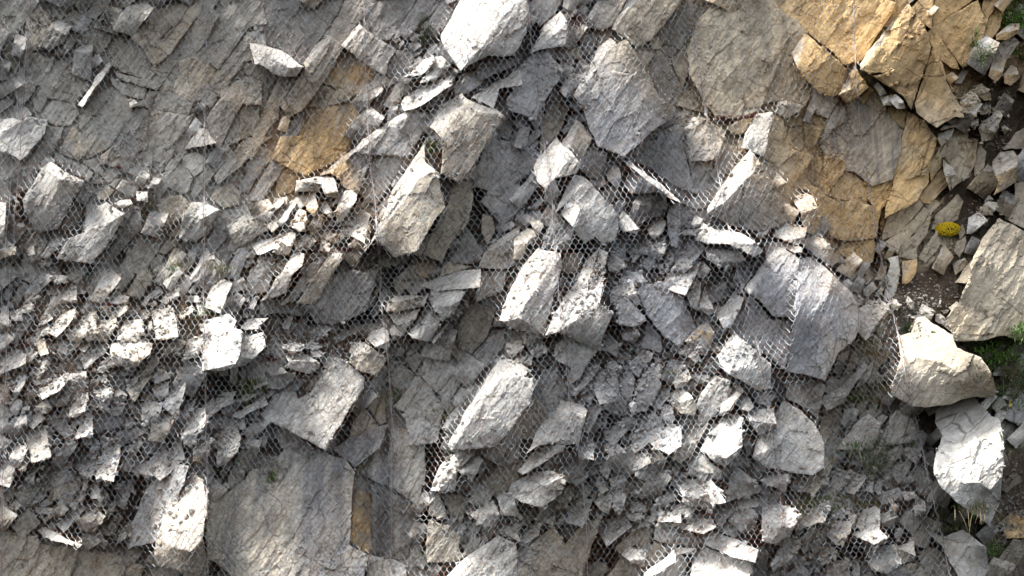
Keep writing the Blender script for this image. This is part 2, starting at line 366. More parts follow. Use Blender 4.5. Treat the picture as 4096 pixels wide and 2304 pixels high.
l c|2180,580 2220,510 2270,560
b k w p30|2160,950 2330,760 2380,790 2230,960 2050,1260 2030,1230 2480,830 2650,930 2650,1920 2400,1890 2100,1840 1990,1800 1900,1700 1900,1570 2010,1449|T abcdef F cghijklmnoed
b w p10 T|1960,1270 2150,1060 2170,1080 2080,1280 2000,1400 1880,1400
b w|1900,980 1990,920 2000,1000 1930,1150 1870,1080
b w|1910,860 1960,800 1990,900 1930,960
l p26|390,500 450,530 500,640 330,700 260,580 300,520 530,790 450,900 390,890 340,780|T abcdef S dcghij # boulder: squarish grey stone with bright top against the brown-stained wall
l p18 T|60,830 180,790 260,830 390,840 360,1000 240,1000 50,920
l p20|370,930 430,900 560,960 640,1060 720,1170 640,1230 480,1130 360,1010|T abcdh F defgh # rock_slab: smooth grey slab sloping right above the domed grey boulder
b p18 T|0,1010 100,980 200,1010 340,1040 340,1090 260,1090 180,1050 0,1170
b o|760,1000 900,970 1060,960 1070,1050 1050,1180 900,1250 850,1180 700,1080
@0,0,1
b p34|2985,1150 3080,1015 3120,990 3140,1000 3090,1040 3000,1175 3195,1040 3190,1150 3175,1270 3090,1260 3040,1200|T abcdef F dghijkfe
b k p34|3200,1040 3250,1030 3330,1100 3400,1170 3440,1240 3440,1300 3420,1350 3350,1410 3300,1520 3240,1500 3150,1480 3165,1340 3180,1270 3310,1190|U abcn F anklm R cdefghin F ijkn
b p26|2985,1195 3010,1190 3075,1275 3165,1285 3160,1340 3140,1480 3080,1430 3040,1400 2960,1350 2915,1325
l c p26|3030,1760 3135,1600 3180,1630 3150,1720 3072,1800 3010,1830 3200,1640 3260,1700 3295,1770 3295,1870 3250,1900 3170,1890 3072,1870|T abcdef F cghijklmfed # boulder: broad pale grey boulder with ridged front at the foot of the domed boulder
l k c p40|3752,1625 3860,1593 3900,1593 3920,1620 3965,1665 4000,1680 4015,1770 4010,1900 3995,2020 3955,2100 3900,2060 3830,2010 3760,1940 3735,1890 3745,1790 3770,1740 3740,1690 3850,1930 3920,1930 3960,1960|T abcdefghtsronpq S rsthijklmno # boulder: large rough white boulder beside the brown soil gully
@0,0,1
l c p28|1338,1430 1362,1434 1394,1454 1457,1514 1453,1550 1330,1745 1305,1800 1190,1740 1130,1700 1200,1640 1250,1560|G abcdefghijk # rock_slab: long flat grey bedrock slab above the streaked wall
@3,2,2.5156
b p12|190,850 340,860 330,930 180,930 580,980 550,1080 500,1320 360,1200 170,1100|T abcd F becd F cefghid
l c p16 T|560,1090 700,1010 860,870 960,740 1000,790 880,950 750,1160 600,1230 540,1150
l c p12|940,890 1030,760 1060,740 1020,900 960,980 890,990
b w|560,1300 720,1200 770,1330 740,1449 560,1449
b|620,960 720,830 750,800 740,880
b|690,700 820,610 810,700 740,770
b|780,1070 980,960 1000,1060 880,1110
l p14|800,1449 870,1370 1000,1260 1140,1360 1150,1449 1000,1380|T bcdf F abfde
l k w p40|1310,480 1440,450 1500,300 1580,290 1660,360 1860,480 1900,600 2140,700 2240,850 2300,1050 1970,950 1900,850 1720,740 1480,700 1340,700 2250,1100 2100,1090 1990,1110 1830,1170 1600,1200 1470,1190 1310,1110 1240,1050 1300,830|T abcdefghijklmno S nmlkjpqrstuvwxo # boulder: huge rough cream-topped boulder with dark shaded front beside the green thicket
b c p10|1680,260 1740,260 1860,400 1840,440 1680,330
l w p16|1020,220 1110,110 1220,190 1220,250 1150,320 1060,270
l w p10|1230,130 1290,110 1340,190 1250,230
l c p10|1380,90 1410,85 1470,150 1460,210 1400,160
l c p8|1430,290 1520,270 1570,300 1500,320
l c p8|1700,190 1730,120 1745,130 1720,190
l w p10|1820,200 1900,140 1930,170 1900,260 1860,240
l c p8|1750,230 1820,220 1790,260
l c p14|1320,1180 1360,1120 1440,1150 1490,1220 1400,1280 1330,1230
b c p10|1190,1449 1240,1300 1300,1230 1420,1290 1480,1380 1560,1449
b w p8|1020,700 1220,620 1230,700 1130,780 1100,830
l c|1230,730 1270,720 1280,780 1250,790
@0,2,2.5156
l p14 T|990,130 1110,80 1190,60 1300,90 1270,160 1160,170 1050,220
l p12 T|1040,250 1130,170 1280,180 1270,230 1190,290 1040,260
l c p14 T|1200,460 1260,330 1430,320 1450,440 1390,540 1180,520
l c p24|1130,550 1380,550 1430,500 1530,570 1500,670 1370,790 1340,810 1140,770 1110,640 1350,740|T abji T bcdefj S ijfgh # boulder: cracked pale boulder with flat sloping top in the middle of the left rubble
l p16|490,450 580,310 640,250 750,210 760,280 690,370 570,490|T abcdefg # rock_slab: flat grey leaning slab in the upper left rubble slope
l c p12|400,490 430,380 500,370 480,460
l c p14 T|380,390 440,270 480,240 530,310 420,380
l p14|810,340 880,250 960,240 970,450 960,520 880,540 830,470
l w p14|980,370 1000,330 1170,310 1160,380 1090,500 1060,540 990,540 980,450 # stone: brownish lichen-covered block left of the cracked pale boulder
l w p12|660,470 780,350 830,450 820,550 700,520
l c p14|110,330 120,260 180,210 240,330
l w p12|0,300 20,250 100,350 130,420 0,440
l p12|210,240 250,150 310,140 340,200 280,260
l c p10|250,110 320,80 370,110 350,140 270,140
l p12|600,160 640,60 730,0 760,120 700,150
l c p10|1490,340 1530,340 1520,490 1480,490
l p14|1630,680 1710,540 1760,500 1840,550 1830,620 1740,690
l c p10|1630,450 1660,380 1720,400 1690,480
l c p14 T|1860,620 1890,520 2030,490 2050,540 1960,700 1860,720
l c p12 T|1830,760 1940,730 1920,770 1860,790
l c p34|2170,300 2300,260 2380,330 2350,400 2430,430 2420,640 2370,760 2200,800 2040,830 2050,630 2100,470 2010,420 2060,330 2380,790 2230,830|T abcdefghijklm B ihgno # rock_slab: broad smooth white slab overhanging a dark hollow
l c p28 T|2450,460 2500,480 2576,450 2576,590 2480,770 2370,790 2430,640
l c p24 U|2430,390 2510,310 2576,300 2600,380 2576,410 2460,420 # stone: flat white stone lying above the broad overhanging slab
l p14|2230,180 2310,20 2340,70 2330,170 2220,220
l c p12 T|1790,290 1930,170 1950,230 1830,310
l c p16|1540,890 1620,800 1720,880 1700,910 1570,960
l p12 T|1420,880 1530,690 1590,690 1600,760 1480,880
l p14|1650,1160 1740,970 1870,950 1860,1020 1770,1310 1640,1200
l p14|1430,1170 1480,1120 1630,1170 1620,1230 1530,1420 1430,1330
l w p12|1530,1360 1620,1220 1750,1330 1700,1449 1540,1449
l p10|1790,1330 1890,1160 1970,1140 1890,1290 1850,1380
l p12|1560,1090 1530,1000 1700,930 1690,1070 1630,1130
l c p14 T|1880,1390 1950,1210 2060,1210 2080,1350 2000,1449 1860,1449
l c p22|400,1060 560,920 620,890 680,920 600,1030 430,1120|T abcdef # rock_slab: thin bright white slab tilted on dark rubble with a small rusty stone
l p14 T|690,1270 740,1140 880,1050 890,1120 850,1250 740,1310
l c p16 T|780,1449 850,1270 940,1280 940,1449
l p12|960,1030 1110,1000 1130,1070 1070,1260 1030,1240
l p10|1150,1080 1200,1010 1280,1080 1250,1150 1150,1150
l p10|1110,1170 1250,1160 1220,1280 1120,1280
l w p12|380,1180 470,1120 530,1220 410,1280
l c p14|960,850 1050,720 1110,720 1130,780 1050,850
l p12|950,960 1000,880 1070,850 1070,940 1000,980
l p8|1080,850 1160,850 1110,930
l c p12 T|420,740 460,680 500,700 430,880 380,900
l c p12 T|140,1040 210,900 270,870 250,950 170,1090
l p12|140,1400 200,1290 260,1280 270,1340 200,1420
l c p12|180,800 210,720 380,640 330,720 220,820
l p8|290,860 370,780 330,900
l p14|2170,1200 2180,1110 2340,1090 2350,1170 2230,1200
l p14|2370,1140 2470,1070 2576,1060 2540,1100 2420,1160
l c p18 T|2320,1290 2576,1130 2600,1200 2420,1310
l c p12|2190,1090 2250,1050 2380,1040 2350,1090
l c p12|210,1270 230,1200 300,1190 290,1240
l p12|560,1180 640,1060 720,1060 670,1170 580,1200
l p10|1270,950 1340,900 1400,880 1370,960 1300,1000
@1,2,2.5156
l c p22 T|250,590 360,550 480,600 440,640 340,650
l c p26|300,690 440,640 600,730 640,760 540,740 330,740 640,800 540,860 400,830 310,790|U abcdef S fedghij # boulder: box-shaped stone with white top at the edge of the small debris ledge
l c p24 U|550,640 610,610 680,660 650,690 580,690
l c p20 U|490,600 560,550 670,590 600,620
l w p22|980,550 1090,550 1160,600 1310,700 1290,770 1200,880 1060,840 930,750 960,690 940,620 1010,680|T abckij F cdefghik # boulder: tan block with bright top corner overhanging beside the twisted net seam
l p20|100,830 150,790 260,800 310,850 400,860 370,930 260,1010 110,1010 160,880|T abcdi F defghai # boulder: blunt grey boulder under the box-shaped stone on the debris ledge
b c G p20|60,1260 180,1080 280,1040 400,1050 420,1120 540,1050 560,1080 450,1240 340,1300 300,1410 100,1310
l w p10|490,1020 600,860 620,940 540,1040
l c p12 T|620,820 670,810 680,900 630,930
l c p10 T|680,790 720,710 780,700 740,800 700,820
l c p16 T|100,1060 190,970 190,1050 120,1110
l c p16 T|0,1090 80,1070 120,1170 0,1250
b w|1080,870 1190,910 1160,980 1100,1000
b w|1110,1030 1190,960 1220,990 1160,1090
b w p6|970,1449 1000,1290 1090,1220 1220,1400 1210,1449
b w|1080,1170 1110,1110 1200,1080 1300,1100 1310,1350 1250,1380 1130,1210
l p20|1310,230 1330,150 1400,80 1650,80 1740,50 1690,180 1600,200 1420,240 1480,130|T bcdefi F efghabi # stone: layered grey stone capping the small stack right of the net seam
l c p20 T|1340,270 1440,240 1640,220 1600,320 1500,420 1390,350 # stone: white stone with yellowish left corner in the small stack
l p12|1340,420 1390,370 1520,430 1440,510 1380,530
l c p20|1110,510 1180,430 1280,400 1330,430 1340,530 1200,590 1330,620 1210,605|T abcdef S feg # stone: bright white stone overhanging beside the twisted net seam
l c p22|1790,0 2040,20 2100,40 2060,120 1940,180 1780,190 1730,110 2000,240 1880,310 1800,230|T abcdefg S fedhij # boulder: flat white-topped stone with dark underside in the centre
l c p22|1540,460 1650,270 1740,160 1790,230 1720,340 1710,400 1650,520 1580,500 1850,330 1830,400 1760,540|T abcdefgh F cijkgfed # boulder: sharp white-grey stone standing left of a thin stone bar
l p14|1780,520 2120,80 2140,150 1960,330 1860,470 1790,560|T abcdef # stone: thin bar of grey stone leaning up to the right
b w|2080,250 2200,150 2400,220 2380,330 2320,480 2170,650 2040,600 2040,480
b d|2400,300 2560,230 2576,380 2380,390
b d|2200,650 2340,500 2500,450 2480,600 2330,790 2250,820
b w|2040,600 2160,660 2160,760 2060,750 1990,690 1890,600 1960,540
l c p12|1800,590 1840,570 1900,640 1860,680 1780,620
b p6|1650,850 1720,700 1870,690 2090,860 2080,920 1940,1140 1760,1000
b|1500,590 1570,570 1690,700 1600,850 1520,740
b|1400,640 1500,560 1490,700 1380,680
b|1350,720 1420,750 1580,860 1520,1040 1480,1090 1340,940
b p6|1480,1100 1590,900 1640,890 1760,1010 1830,1150 1890,1200 1870,1449 1620,1449 1500,1250 1390,1190
b d|1850,1040 2000,1200 1940,1280 1870,1180
b|1960,1130 2050,1000 2130,1010 2110,1130 2010,1220
b|2000,960 2120,850 2170,920 2120,1000
l c p32|2480,700 2576,740 2770,830 2690,890 2450,910 2340,1080 2180,1290 2080,1449 2010,1449 2100,1250 2320,900 2830,940 2760,1150 2650,1280 2500,1449|T abcdefghijk F dlmnohgfe # boulder: long grey block with a bright white ramp-like top edge
@2,2,2.5156
b p18|280,930 300,830 470,800 480,900 550,990 540,1060 400,1260 380,1290 200,1080 260,940
b w p14|100,1210 200,1090 300,1200 360,1300 240,1449 0,1449 20,1350
l c p20|90,480 170,390 250,340 380,380 370,440 290,540 160,580
l p16|140,590 290,550 360,620 260,700 210,690
l c p18|40,690 130,620 190,700 200,770 130,790 60,770
l c p16 T|0,560 90,530 120,590 20,680 0,690
l c p26|430,640 600,400 680,380 890,490 870,620 760,760 690,900 600,960 590,800 440,720 620,600|T abck F cdefghijak # boulder: pale pinkish cracked block below the dark horizontal gap
l c p20|1100,460 1150,390 1250,390 1290,480 1240,540 1120,520 1190,450|T abcdg S defag # stone: grey stone with bright top in the dark cleft
l p20 F|1370,330 1420,390 1500,500 1510,610 1490,650 1290,580 1340,460 # stone: pointed grey shard with an orange rust streak
b p24|980,70 1000,0 1180,0 1260,60 1330,200 1360,330 1240,390 1080,370 1060,270 1060,200 990,150 1170,100|T abcdl F delfghijka
b p24|1270,30 1300,0 1560,0 1670,60 1830,330 1840,420 1690,580 1520,480 1370,280 1640,140|F abcjghi R cdefgj
l c p14|1740,30 1870,0 1870,230 1800,180
l c p14|1880,100 1950,40 2040,240 1980,270 1890,200
l p14|2060,270 2220,60 2340,100 2200,400 2130,400
l o p20|1850,410 1970,330 2030,450 1990,610 1940,690 1880,600 1750,540 1910,430|T abch F ahcdefg # stone: rust-orange and white stone propped under the grey boulder
l o p14|1960,620 2050,540 2090,600 2070,650
l p14|1590,630 1640,520 1690,530 1680,640
l c p18|1760,680 1840,590 1900,720 1850,750
l c p14|1680,590 1820,570 1880,600 1800,650 1760,690 1680,660
l p16|1190,760 1310,620 1420,660 1390,740 1330,780 1280,900 1220,850
l p22|1260,930 1400,770 1500,790 1480,900 1500,990 1420,1140 1370,1200 1200,1290 1250,1040 1300,1000|T abjih F bcdefghj # boulder: tall smooth grey shard with white left edge in the fractured heap
l p18|1190,810 1100,980 930,1200 920,1180 1070,940 1240,930 1200,1140 1190,1270 1050,1280 950,1220|T abcde S afghijcb # boulder: dark grey leaning slab left of the tall smooth grey shard
l c p16 T|620,1050 740,850 840,730 880,800 830,870 700,1030 640,1080
l c p14 T|680,1080 790,880 820,920 760,1040
l c p14|870,620 960,450 1080,560 1060,700 960,640
l c p16|950,780 1000,700 1090,800 1060,900 990,860
l o p14|1420,690 1500,720 1490,780 1440,740
l c p16|1620,950 1720,800 1770,820 1800,900 1740,990 1650,1010
l w p16|1590,1060 1700,1010 1800,1080 1860,1170 1840,1280 1700,1260 1610,1170
l c p22|1860,1170 1900,1060 2050,880 2090,900 2200,940 2170,1100 2060,1260 1940,1380 1860,1390 1880,1270 1990,1020|T abcdk F kdefghijak # boulder: tall pale grey block in the fractured heap below the ridged boulder
l d p8|1800,870 1990,880 1980,980 1870,960
l p14|1510,1150 1610,1190 1640,1330 1570,1400 1500,1280
l p12|1400,1160 1580,990 1590,1090 1450,1230
l c p20 T|2110,1150 2240,950 2330,1040 2250,1130 2170,1260 2090,1280
l c p24|2200,1130 2280,1060 2400,1120 2430,1200 2380,1240 2310,1220|T abcdef # stone: cream stone with a brown stain beside the tall pale block
l p20|2330,1240 2450,1220 2576,1210 2576,1400 2500,1449 2400,1340
l c p22|2070,1400 2100,1300 2240,1270 2330,1310 2300,1449 1980,1449
l p18|2440,1050 2576,1090 2560,1180 2470,1150
l c p20|1260,1400 1290,1330 1450,1220 1510,1290 1530,1400 1620,1449 1270,1449 1430,1300|T abch F chdefga
l p10|1640,1370 1700,1350 1700,1430 1620,1449
l c p24|500,1130 600,1150 690,1180 755,1220 740,1290 560,1240 470,1290 340,1480 230,1530 250,1440 720,1480|T abfghij U bcdef F fekhg # boulder: grey block with white ramp edge under the fractured heap
l p12|690,1100 760,1010 870,960 840,1060 790,1180
l c p32|2220,465 2320,520 2240,640 2190,870 2110,800 2070,680 2480,660 2576,760 2576,1010 2480,1030|T abcdef F bghijdc # boulder: smooth light grey ridged block below the dark seam of the domed boulder
@0,3,1.4219
b w|0,560 210,595 230,650 200,819 0,819
b w|240,640 450,665 400,819 210,819
b w|460,650 720,710 720,819 410,819
b c p10 T|210,560 240,540 470,640 450,660 250,600
b w|730,730 830,760 810,819 725,819
b g p14|980,180 1070,200 1040,300 900,600 880,620 730,660 720,600 830,330 900,230|L abcdefghi
l w p30|1070,230 1150,270 1180,400 1150,600 1080,680 960,640 890,590 1000,350 1180,730 1170,810 1050,800 900,760 880,700|T abcdefgh S gfedijklm # boulder: big bulging cream boulder with brown shaded underside at the bottom
l c p16|950,140 1010,120 1075,155 1070,190 960,165
l o p18|1095,50 1150,0 1200,50 1190,130 1150,180 1100,160
l p16|1230,130 1260,60 1330,0 1370,40 1350,110 1280,190 1235,180
l c|1110,235 1160,225 1170,275 1120,270
l p14|50,150 100,70 160,90 110,200 80,200
l c p12 T|110,190 190,60 200,90 130,220
l c p14 T|140,270 200,200 250,190 200,240 190,300
l c p14 T|190,290 280,200 270,230 210,300
l w p8 F|270,390 310,290 440,250 460,270 440,380
l p14|570,260 640,170 660,180 650,270 600,310
l p12|540,400 590,340 600,360 570,430
l p14|280,470 350,400 390,440 330,490
l p14|430,510 540,430 600,480 540,570 470,560
l p12|680,400 730,320 740,360 700,440
l p12|600,460 650,380 660,410 620,480
l p12|720,100 790,30 810,60 760,150
l p10|740,220 800,200 790,260
l p12|520,610 570,560 610,640 590,670
b p8|720,0 900,0 940,40 880,120 820,130 800,60
l c p14|380,70 420,30 430,60 400,90
l c p12|460,60 520,20 520,70 490,80
l p12|460,380 480,260 500,280 470,420
l p10|660,640 690,560 740,500 720,600
@1,3,1.4219
b G p10|-276,400 -200,370 -60,270 0,230 100,170 200,60 250,40 400,130 500,150 560,230 540,440 530,640 640,700 640,819 -80,819 -220,740 -276,720
b o|560,240 640,290 660,500 650,690 600,670 540,620 545,440
b d|650,300 760,340 910,420 910,470 860,720 780,720 660,690
b c G p12|645,700 780,725 850,760 900,819 645,819
b G p8|440,100 520,40 600,0 720,0 700,90 570,190
b|570,200 710,95 760,160 750,300 700,290 600,240
b|760,0 900,0 960,60 960,250 930,380 900,400 760,310 750,170
b p14|1310,0 1456,0 1456,170 1400,190 1240,110
b c p24|1240,30 1310,0 1240,120 1100,190 1030,330 1000,330 1050,190 1180,90 1150,210 1130,330|T abcdefgh F cijed
l c p20 T|1140,210 1240,110 1290,160 1240,260 1170,240
b p16|990,340 1040,340 1100,500 980,470
b w p18|985,500 1160,580 1150,680 1190,700 1140,730 980,740 970,690
b w p4|1050,350 1200,370 1170,520 1110,490
l c p20|1220,470 1300,420 1350,390 1390,480 1360,540 1300,540
b w p12|1290,280 1400,190 1456,160 1456,300 1370,370 1310,340
l c p18|1370,360 1456,310 1470,390 1456,480 1400,470
l p16|1360,570 1456,510 1480,560 1456,620 1390,590
b c p22|1080,819 1160,740 1380,590 1390,600 1300,680 1180,790 1150,819 1456,640 1456,819|T abcdefg F dhigfe
@2,3,1.4219
l c p26|210,10 250,60 240,130 60,240 35,220 130,100 300,80 290,110|T abcdef F bghc # stone: white wedge stone on the heap above a dark crevice
l c p26|0,290 110,240 200,220 300,250 280,350 170,430 60,400 0,350 200,300|T abcdih F idefgh # boulder: pale boulder with rusty spot below the white wedge stone
l c p14|240,380 320,320 350,360 290,430 250,430
l c p14 T|330,270 350,240 430,220 430,260 360,310
l c p12|250,520 290,470 330,500 270,540
l c p12|180,510 230,470 250,480 230,530
b p8|0,480 40,500 60,600 0,650
l c p12 T|40,620 80,560 160,530 150,590 60,650
b w p14|0,740 80,600 150,600 130,680 40,790 0,800 240,540 300,640 400,520 500,500 420,819 20,819|T abcdef F cghijkled
l p12|370,130 430,90 440,170 400,220
l c p14|500,170 560,130 580,170 540,270 500,220
l p14|550,250 600,200 650,270 640,330 580,310
l c p14|520,70 590,60 640,110 590,160 540,120
l c p16|470,400 530,310 570,370 550,470 500,440
l p14|560,310 620,310 650,370 620,460 580,430
l p18|700,130 800,75 880,150 850,240 760,280 700,250 780,180|T abcg F cdefag # boulder: rounded grey boulder in the lower rubble heap
l p20|750,0 940,0 960,80 890,130 780,60 700,120 670,80
l w p16|940,50 1010,0 1090,0 1020,130 960,180 910,140
l c p24|1070,100 1120,0 1300,0 1310,80 1220,150 1110,120 1290,130 1210,200 1130,150|T abcdef S fedghi # boulder: pale flat-topped boulder with dark lower side in the lower heap
l p16|1000,170 1070,120 1190,220 1190,270 1080,270 1010,240
l c p26|935,315 990,270 1125,265 1215,400 1130,410 1050,360 975,360 1140,440 1000,420 970,400|T abcdefg S gfehij # boulder: domed pale stone with flat shadowed front on the stacked flat stones
l c p20|900,430 990,400 1060,430 1010,475 920,450|T abcde
l c p16|820,400 900,330 930,390 900,410 840,440
l c p20 T|840,450 960,460 960,515 830,510
l p14|830,515 960,520 950,545 830,540
l c p20|960,490 1080,480 1160,540 1090,580 960,550|T abcde # stone: flat bright block in the stacked flat stones
b p16|820,550 1000,560 1070,620 1040,650 900,640 810,610
l p14|920,660 1040,660 1040,700 950,690
l c p26|760,800 920,670 1000,720 1020,819 760,819 930,740|T abfe R bcdef # boulder: white pyramid-shaped boulder at the bottom edge of the stacked stones
l c p12|620,700 660,650 760,690 750,770 680,740
b w p14|590,660 700,560 800,550 780,650 700,640 620,690
b w p16|740,770 810,620 910,670 800,760
b w p10|540,819 620,720 750,780 740,819
l c p24|1090,600 1150,565 1400,670 1380,740 1250,710 1100,640|T abcdef # rock_slab: long pale slab lying across the lower stacked stones
l c p20|1030,700 1100,660 1350,740 1370,790 1350,819 1060,819|T abcdef
l c p18|1240,450 1270,430 1380,440 1390,570 1300,570 1230,500
l c p12|1150,540 1240,500 1300,580 1270,600 1160,560
l c p16 U|1280,400 1300,370 1400,380 1400,420 1300,440
l c p24|1220,400 1240,250 1280,200 1400,290 1410,340 1270,380 1330,290|T bcdg F bgdefa # boulder: blocky pale boulder right of the domed stone
l c p16|1240,200 1250,150 1330,130 1360,200 1300,200
l p14|1310,50 1310,0 1380,100 1340,140
l p16|1370,150 1400,100 1456,50 1470,140 1456,230 1390,220
l p12|1400,300 1456,290 1456,360 1410,350
l p14|900,300 960,230 1005,230 990,270 930,310
l p12|720,545 740,490 810,470 810,530
l p12|640,460 740,460 730,520 670,500
l p12|660,340 720,320 790,370 740,380
l p10|670,420 740,400 750,460 680,450
@3,3,1.4219
l c p16|0,230 120,240 100,340 0,300
l p12|130,280 210,270 180,340 130,330
l p16|170,340 230,260 340,250 340,310 260,350
l c p18|0,410 120,420 180,480 130,580 50,640 0,620
l c p18|20,760 80,620 160,590 190,640 130,720 30,800
l p14|340,590 380,500 470,510 470,570 430,620 400,650
l c p22|480,575 540,550 640,560 680,600 600,640 500,595 610,665|T abcdef S fedg # stone: pale box stone above a hollow of bare soil
l c p12|280,720 330,650 390,670 380,720 310,760
l c p16|570,740 650,650 720,640 760,750 680,810 620,790
l w p16|720,650 830,620 840,720 770,750
b w p10|780,750 890,740 900,819 810,819
b p12|850,690 950,660 1100,780 1130,819 900,819 870,740
l c p10|720,560 760,540 770,570 750,610 720,600
l c p12|760,340 830,340 840,370 780,390
l c p14|820,400 890,390 900,460 840,480
l c p8|700,350 750,380 720,390
b c|870,130 940,100 960,210 880,180
b c|800,240 860,190 950,300 990,400 940,400 860,350
b c|690,220 830,140 800,230 740,300
b|640,130 760,60 780,120 700,190
b|430,0 600,0 520,90 440,70
b c p16|900,560 1000,600 1110,560 1230,650 1250,780 1240,819 1130,819 1000,660 1060,650|T bcdi F abih R idefgh
l c p10 T|620,500 740,480 650,520
l w p10|440,440 500,480 490,560 470,520
l c p10|380,440 440,450 430,490 380,490
l o p10|680,380 710,390 750,440 720,450
l c|520,510 560,510 560,550 520,550
l p14|250,390 300,400 340,470 270,490
b o|1310,520 1400,450 1456,440 1456,600 1360,600
"""
# ---------------------------------------------------------------- helpers
def hash01(*k):
    h = np.zeros(np.broadcast(*k).shape, dtype=np.uint64) + np.uint64(1469598103)
    for v in k:
        h = (h ^ (np.asarray(v).astype(np.int64).astype(np.uint64) * np.uint64(0x9E3779B97F4A7C15)))
        h = (h ^ (h >> np.uint64(29))) * np.uint64(0xBF58476D1CE4E5B9)
        h = h ^ (h >> np.uint64(32))
    return (h >> np.uint64(11)).astype(np.float64) / float(1 << 53)

def vnoise(x, y, seed=0):
    xi = np.floor(x); yi = np.floor(y); fx = x - xi; fy = y - yi
    fx = fx * fx * (3 - 2 * fx); fy = fy * fy * (3 - 2 * fy)
    a = hash01(xi, yi, seed); b = hash01(xi + 1, yi, seed); c = hash01(xi, yi + 1, seed); d = hash01(xi + 1, yi + 1, seed)
    return (a * (1 - fx) + b * fx) * (1 - fy) + (c * (1 - fx) + d * fx) * fy - 0.5

def fbm(x, y, seed=0, octv=4):
    s = 0; a = 1.0
    for k in range(octv):
        s = s + a * vnoise(x, y, seed + k); x = x * 2.03 + 5.1; y = y * 2.03 + 1.7; a *= 0.5
    return s

def facet(x, y, cell, seed, tilt=1.0):
    """broken-rock relief: every cell of a jittered lattice is a small tilted plane (unit: cell size)"""
    u = x / cell; v = y / cell
    ui = np.floor(u); vi = np.floor(v)
    best = np.full(u.shape, 9e9); val = np.zeros(u.shape)
    for du in (-1, 0, 1):
        for dv in (-1, 0, 1):
            cu = ui + du; cv = vi + dv
            px = cu + 0.15 + 0.7 * hash01(cu, cv, seed); py = cv + 0.15 + 0.7 * hash01(cu, cv, seed + 1)
            dx = u - px; dy = v - py; d = dx * dx + dy * dy
            h = (hash01(cu, cv, seed + 2) - 0.5) + tilt * (dx * (hash01(cu, cv, seed + 3) - 0.5) + dy * (hash01(cu, cv, seed + 4) - 0.5)) * 2
            m = d < best
            best = np.where(m, d, best); val = np.where(m, h, val)
    return val

DIP = math.radians(54)                       # the beds climb to the right at about 54 degrees
CU, SU = math.cos(DIP), math.sin(DIP)
def strata(px, py):
    return px * CU - py * SU, px * SU + py * CU      # along the dip, across it (photo pixels)

RELIEF = np.array([(200,200,.1),(800,200,.05),(1300,300,.1),(600,800,0),(200,900,.05),(1250,700,.15),(300,1150,.15),(300,1350,-.3),
 (800,1400,-.35),(500,1700,-.35),(1200,1270,.1),(1250,1080,-.3),(1350,1330,-.1),(1250,1450,-.15),(1500,1900,-.05),(900,2000,-.3),(450,2000,.1),
 (200,2200,-.2),(1900,150,-.1),(1750,400,-.25),(2000,700,-.3),(1650,900,-.35),(1850,1050,-.15),(2300,900,-.5),(2300,350,-.25),(2600,400,0),
 (2900,250,.1),(2600,750,-.2),(2900,900,-.45),(2200,1200,-.55),(2600,1250,-.5),(3200,1250,-.6),(1800,1500,-.2),(1900,1800,-.45),(2400,1600,-.55),
 (2800,1700,-.65),(2000,2100,-.4),(2350,2050,-.2),(2800,2050,-.7),(3200,1900,-.6),(3300,200,.2),(3600,350,.2),(3500,650,.25),(3600,1000,.5),
 (3950,600,.8),(3850,900,.75),(3700,1200,.4),(3650,1450,-.2),(4000,1250,.3),(3900,1800,-.3),(4085,1600,.7),(4085,2100,.8),(3400,1750,-.3),
 (3400,2150,-.6),(3850,2250,-.3),(4400,400,.9),(4400,1200,.9),(4400,2000,1.0),(-300,300,.1),(-300,1300,-.2),(-300,2100,-.1),(2000,2600,-.5),(3300,2600,-.7),(800,2600,-.3),(1000,-300,.1),(2500,-300,-.05),(3700,-300,.3)])
LEAN = 0.32
def base(px, py):
    px = np.asarray(px, float); py = np.asarray(py, float)
    num = np.zeros(px.shape); den = np.full(px.shape, 1e-9)
    for x, y, r in RELIEF:
        d2 = ((px - x) ** 2 + (py - y) ** 2) / (2 * 175.0 ** 2)
        w = np.exp(-np.minimum(d2, 60)) + 1e-4 / (1 + d2)
        num += w * r; den += w
    return LEAN * (1152 - py) / PXM + num / den

HOLES = [(850,1560,140,65,.55),(1900,850,45,120,.5),(2210,520,60,130,.4),(1350,1265,210,35,.35),(1730,1950,45,300,.6),(600,2010,130,120,.3),
 (2060,1290,130,28,.25),(2380,2230,90,70,.5),(1110,1520,70,30,.35),(1130,1790,130,28,.35),(1390,1700,45,140,.35),(3495,950,22,140,.5),
 (3385,2235,90,60,.3),(2110,180,70,100,.3),(2250,460,60,60,.3),(2840,1045,90,40,.25),(2400,1320,150,40,.35),(120,840,70,60,.4),(1180,1100,40,60,.3),
 (1560,1120,50,60,.4),(2330,1010,60,60,.35),(430,1930,60,60,.3),(2460,1620,50,120,.3),(1640,1250,60,40,.3)]
def holes(px, py):
    h = np.zeros(np.shape(px))
    for x, y, rx, ry, d in HOLES:
        q = ((px - x) / rx) ** 2 + ((py - y) / ry) ** 2
        h = np.maximum(h, d * np.clip(1.35 - q, 0, 1))
    return h

def to_world(px, py, d):
    k = (d + DIST) / DIST
    return np.stack([(np.asarray(px) - 2048) / PXM * k, np.asarray(d), ZC + (1152 - np.asarray(py)) / PXM * k], -1)

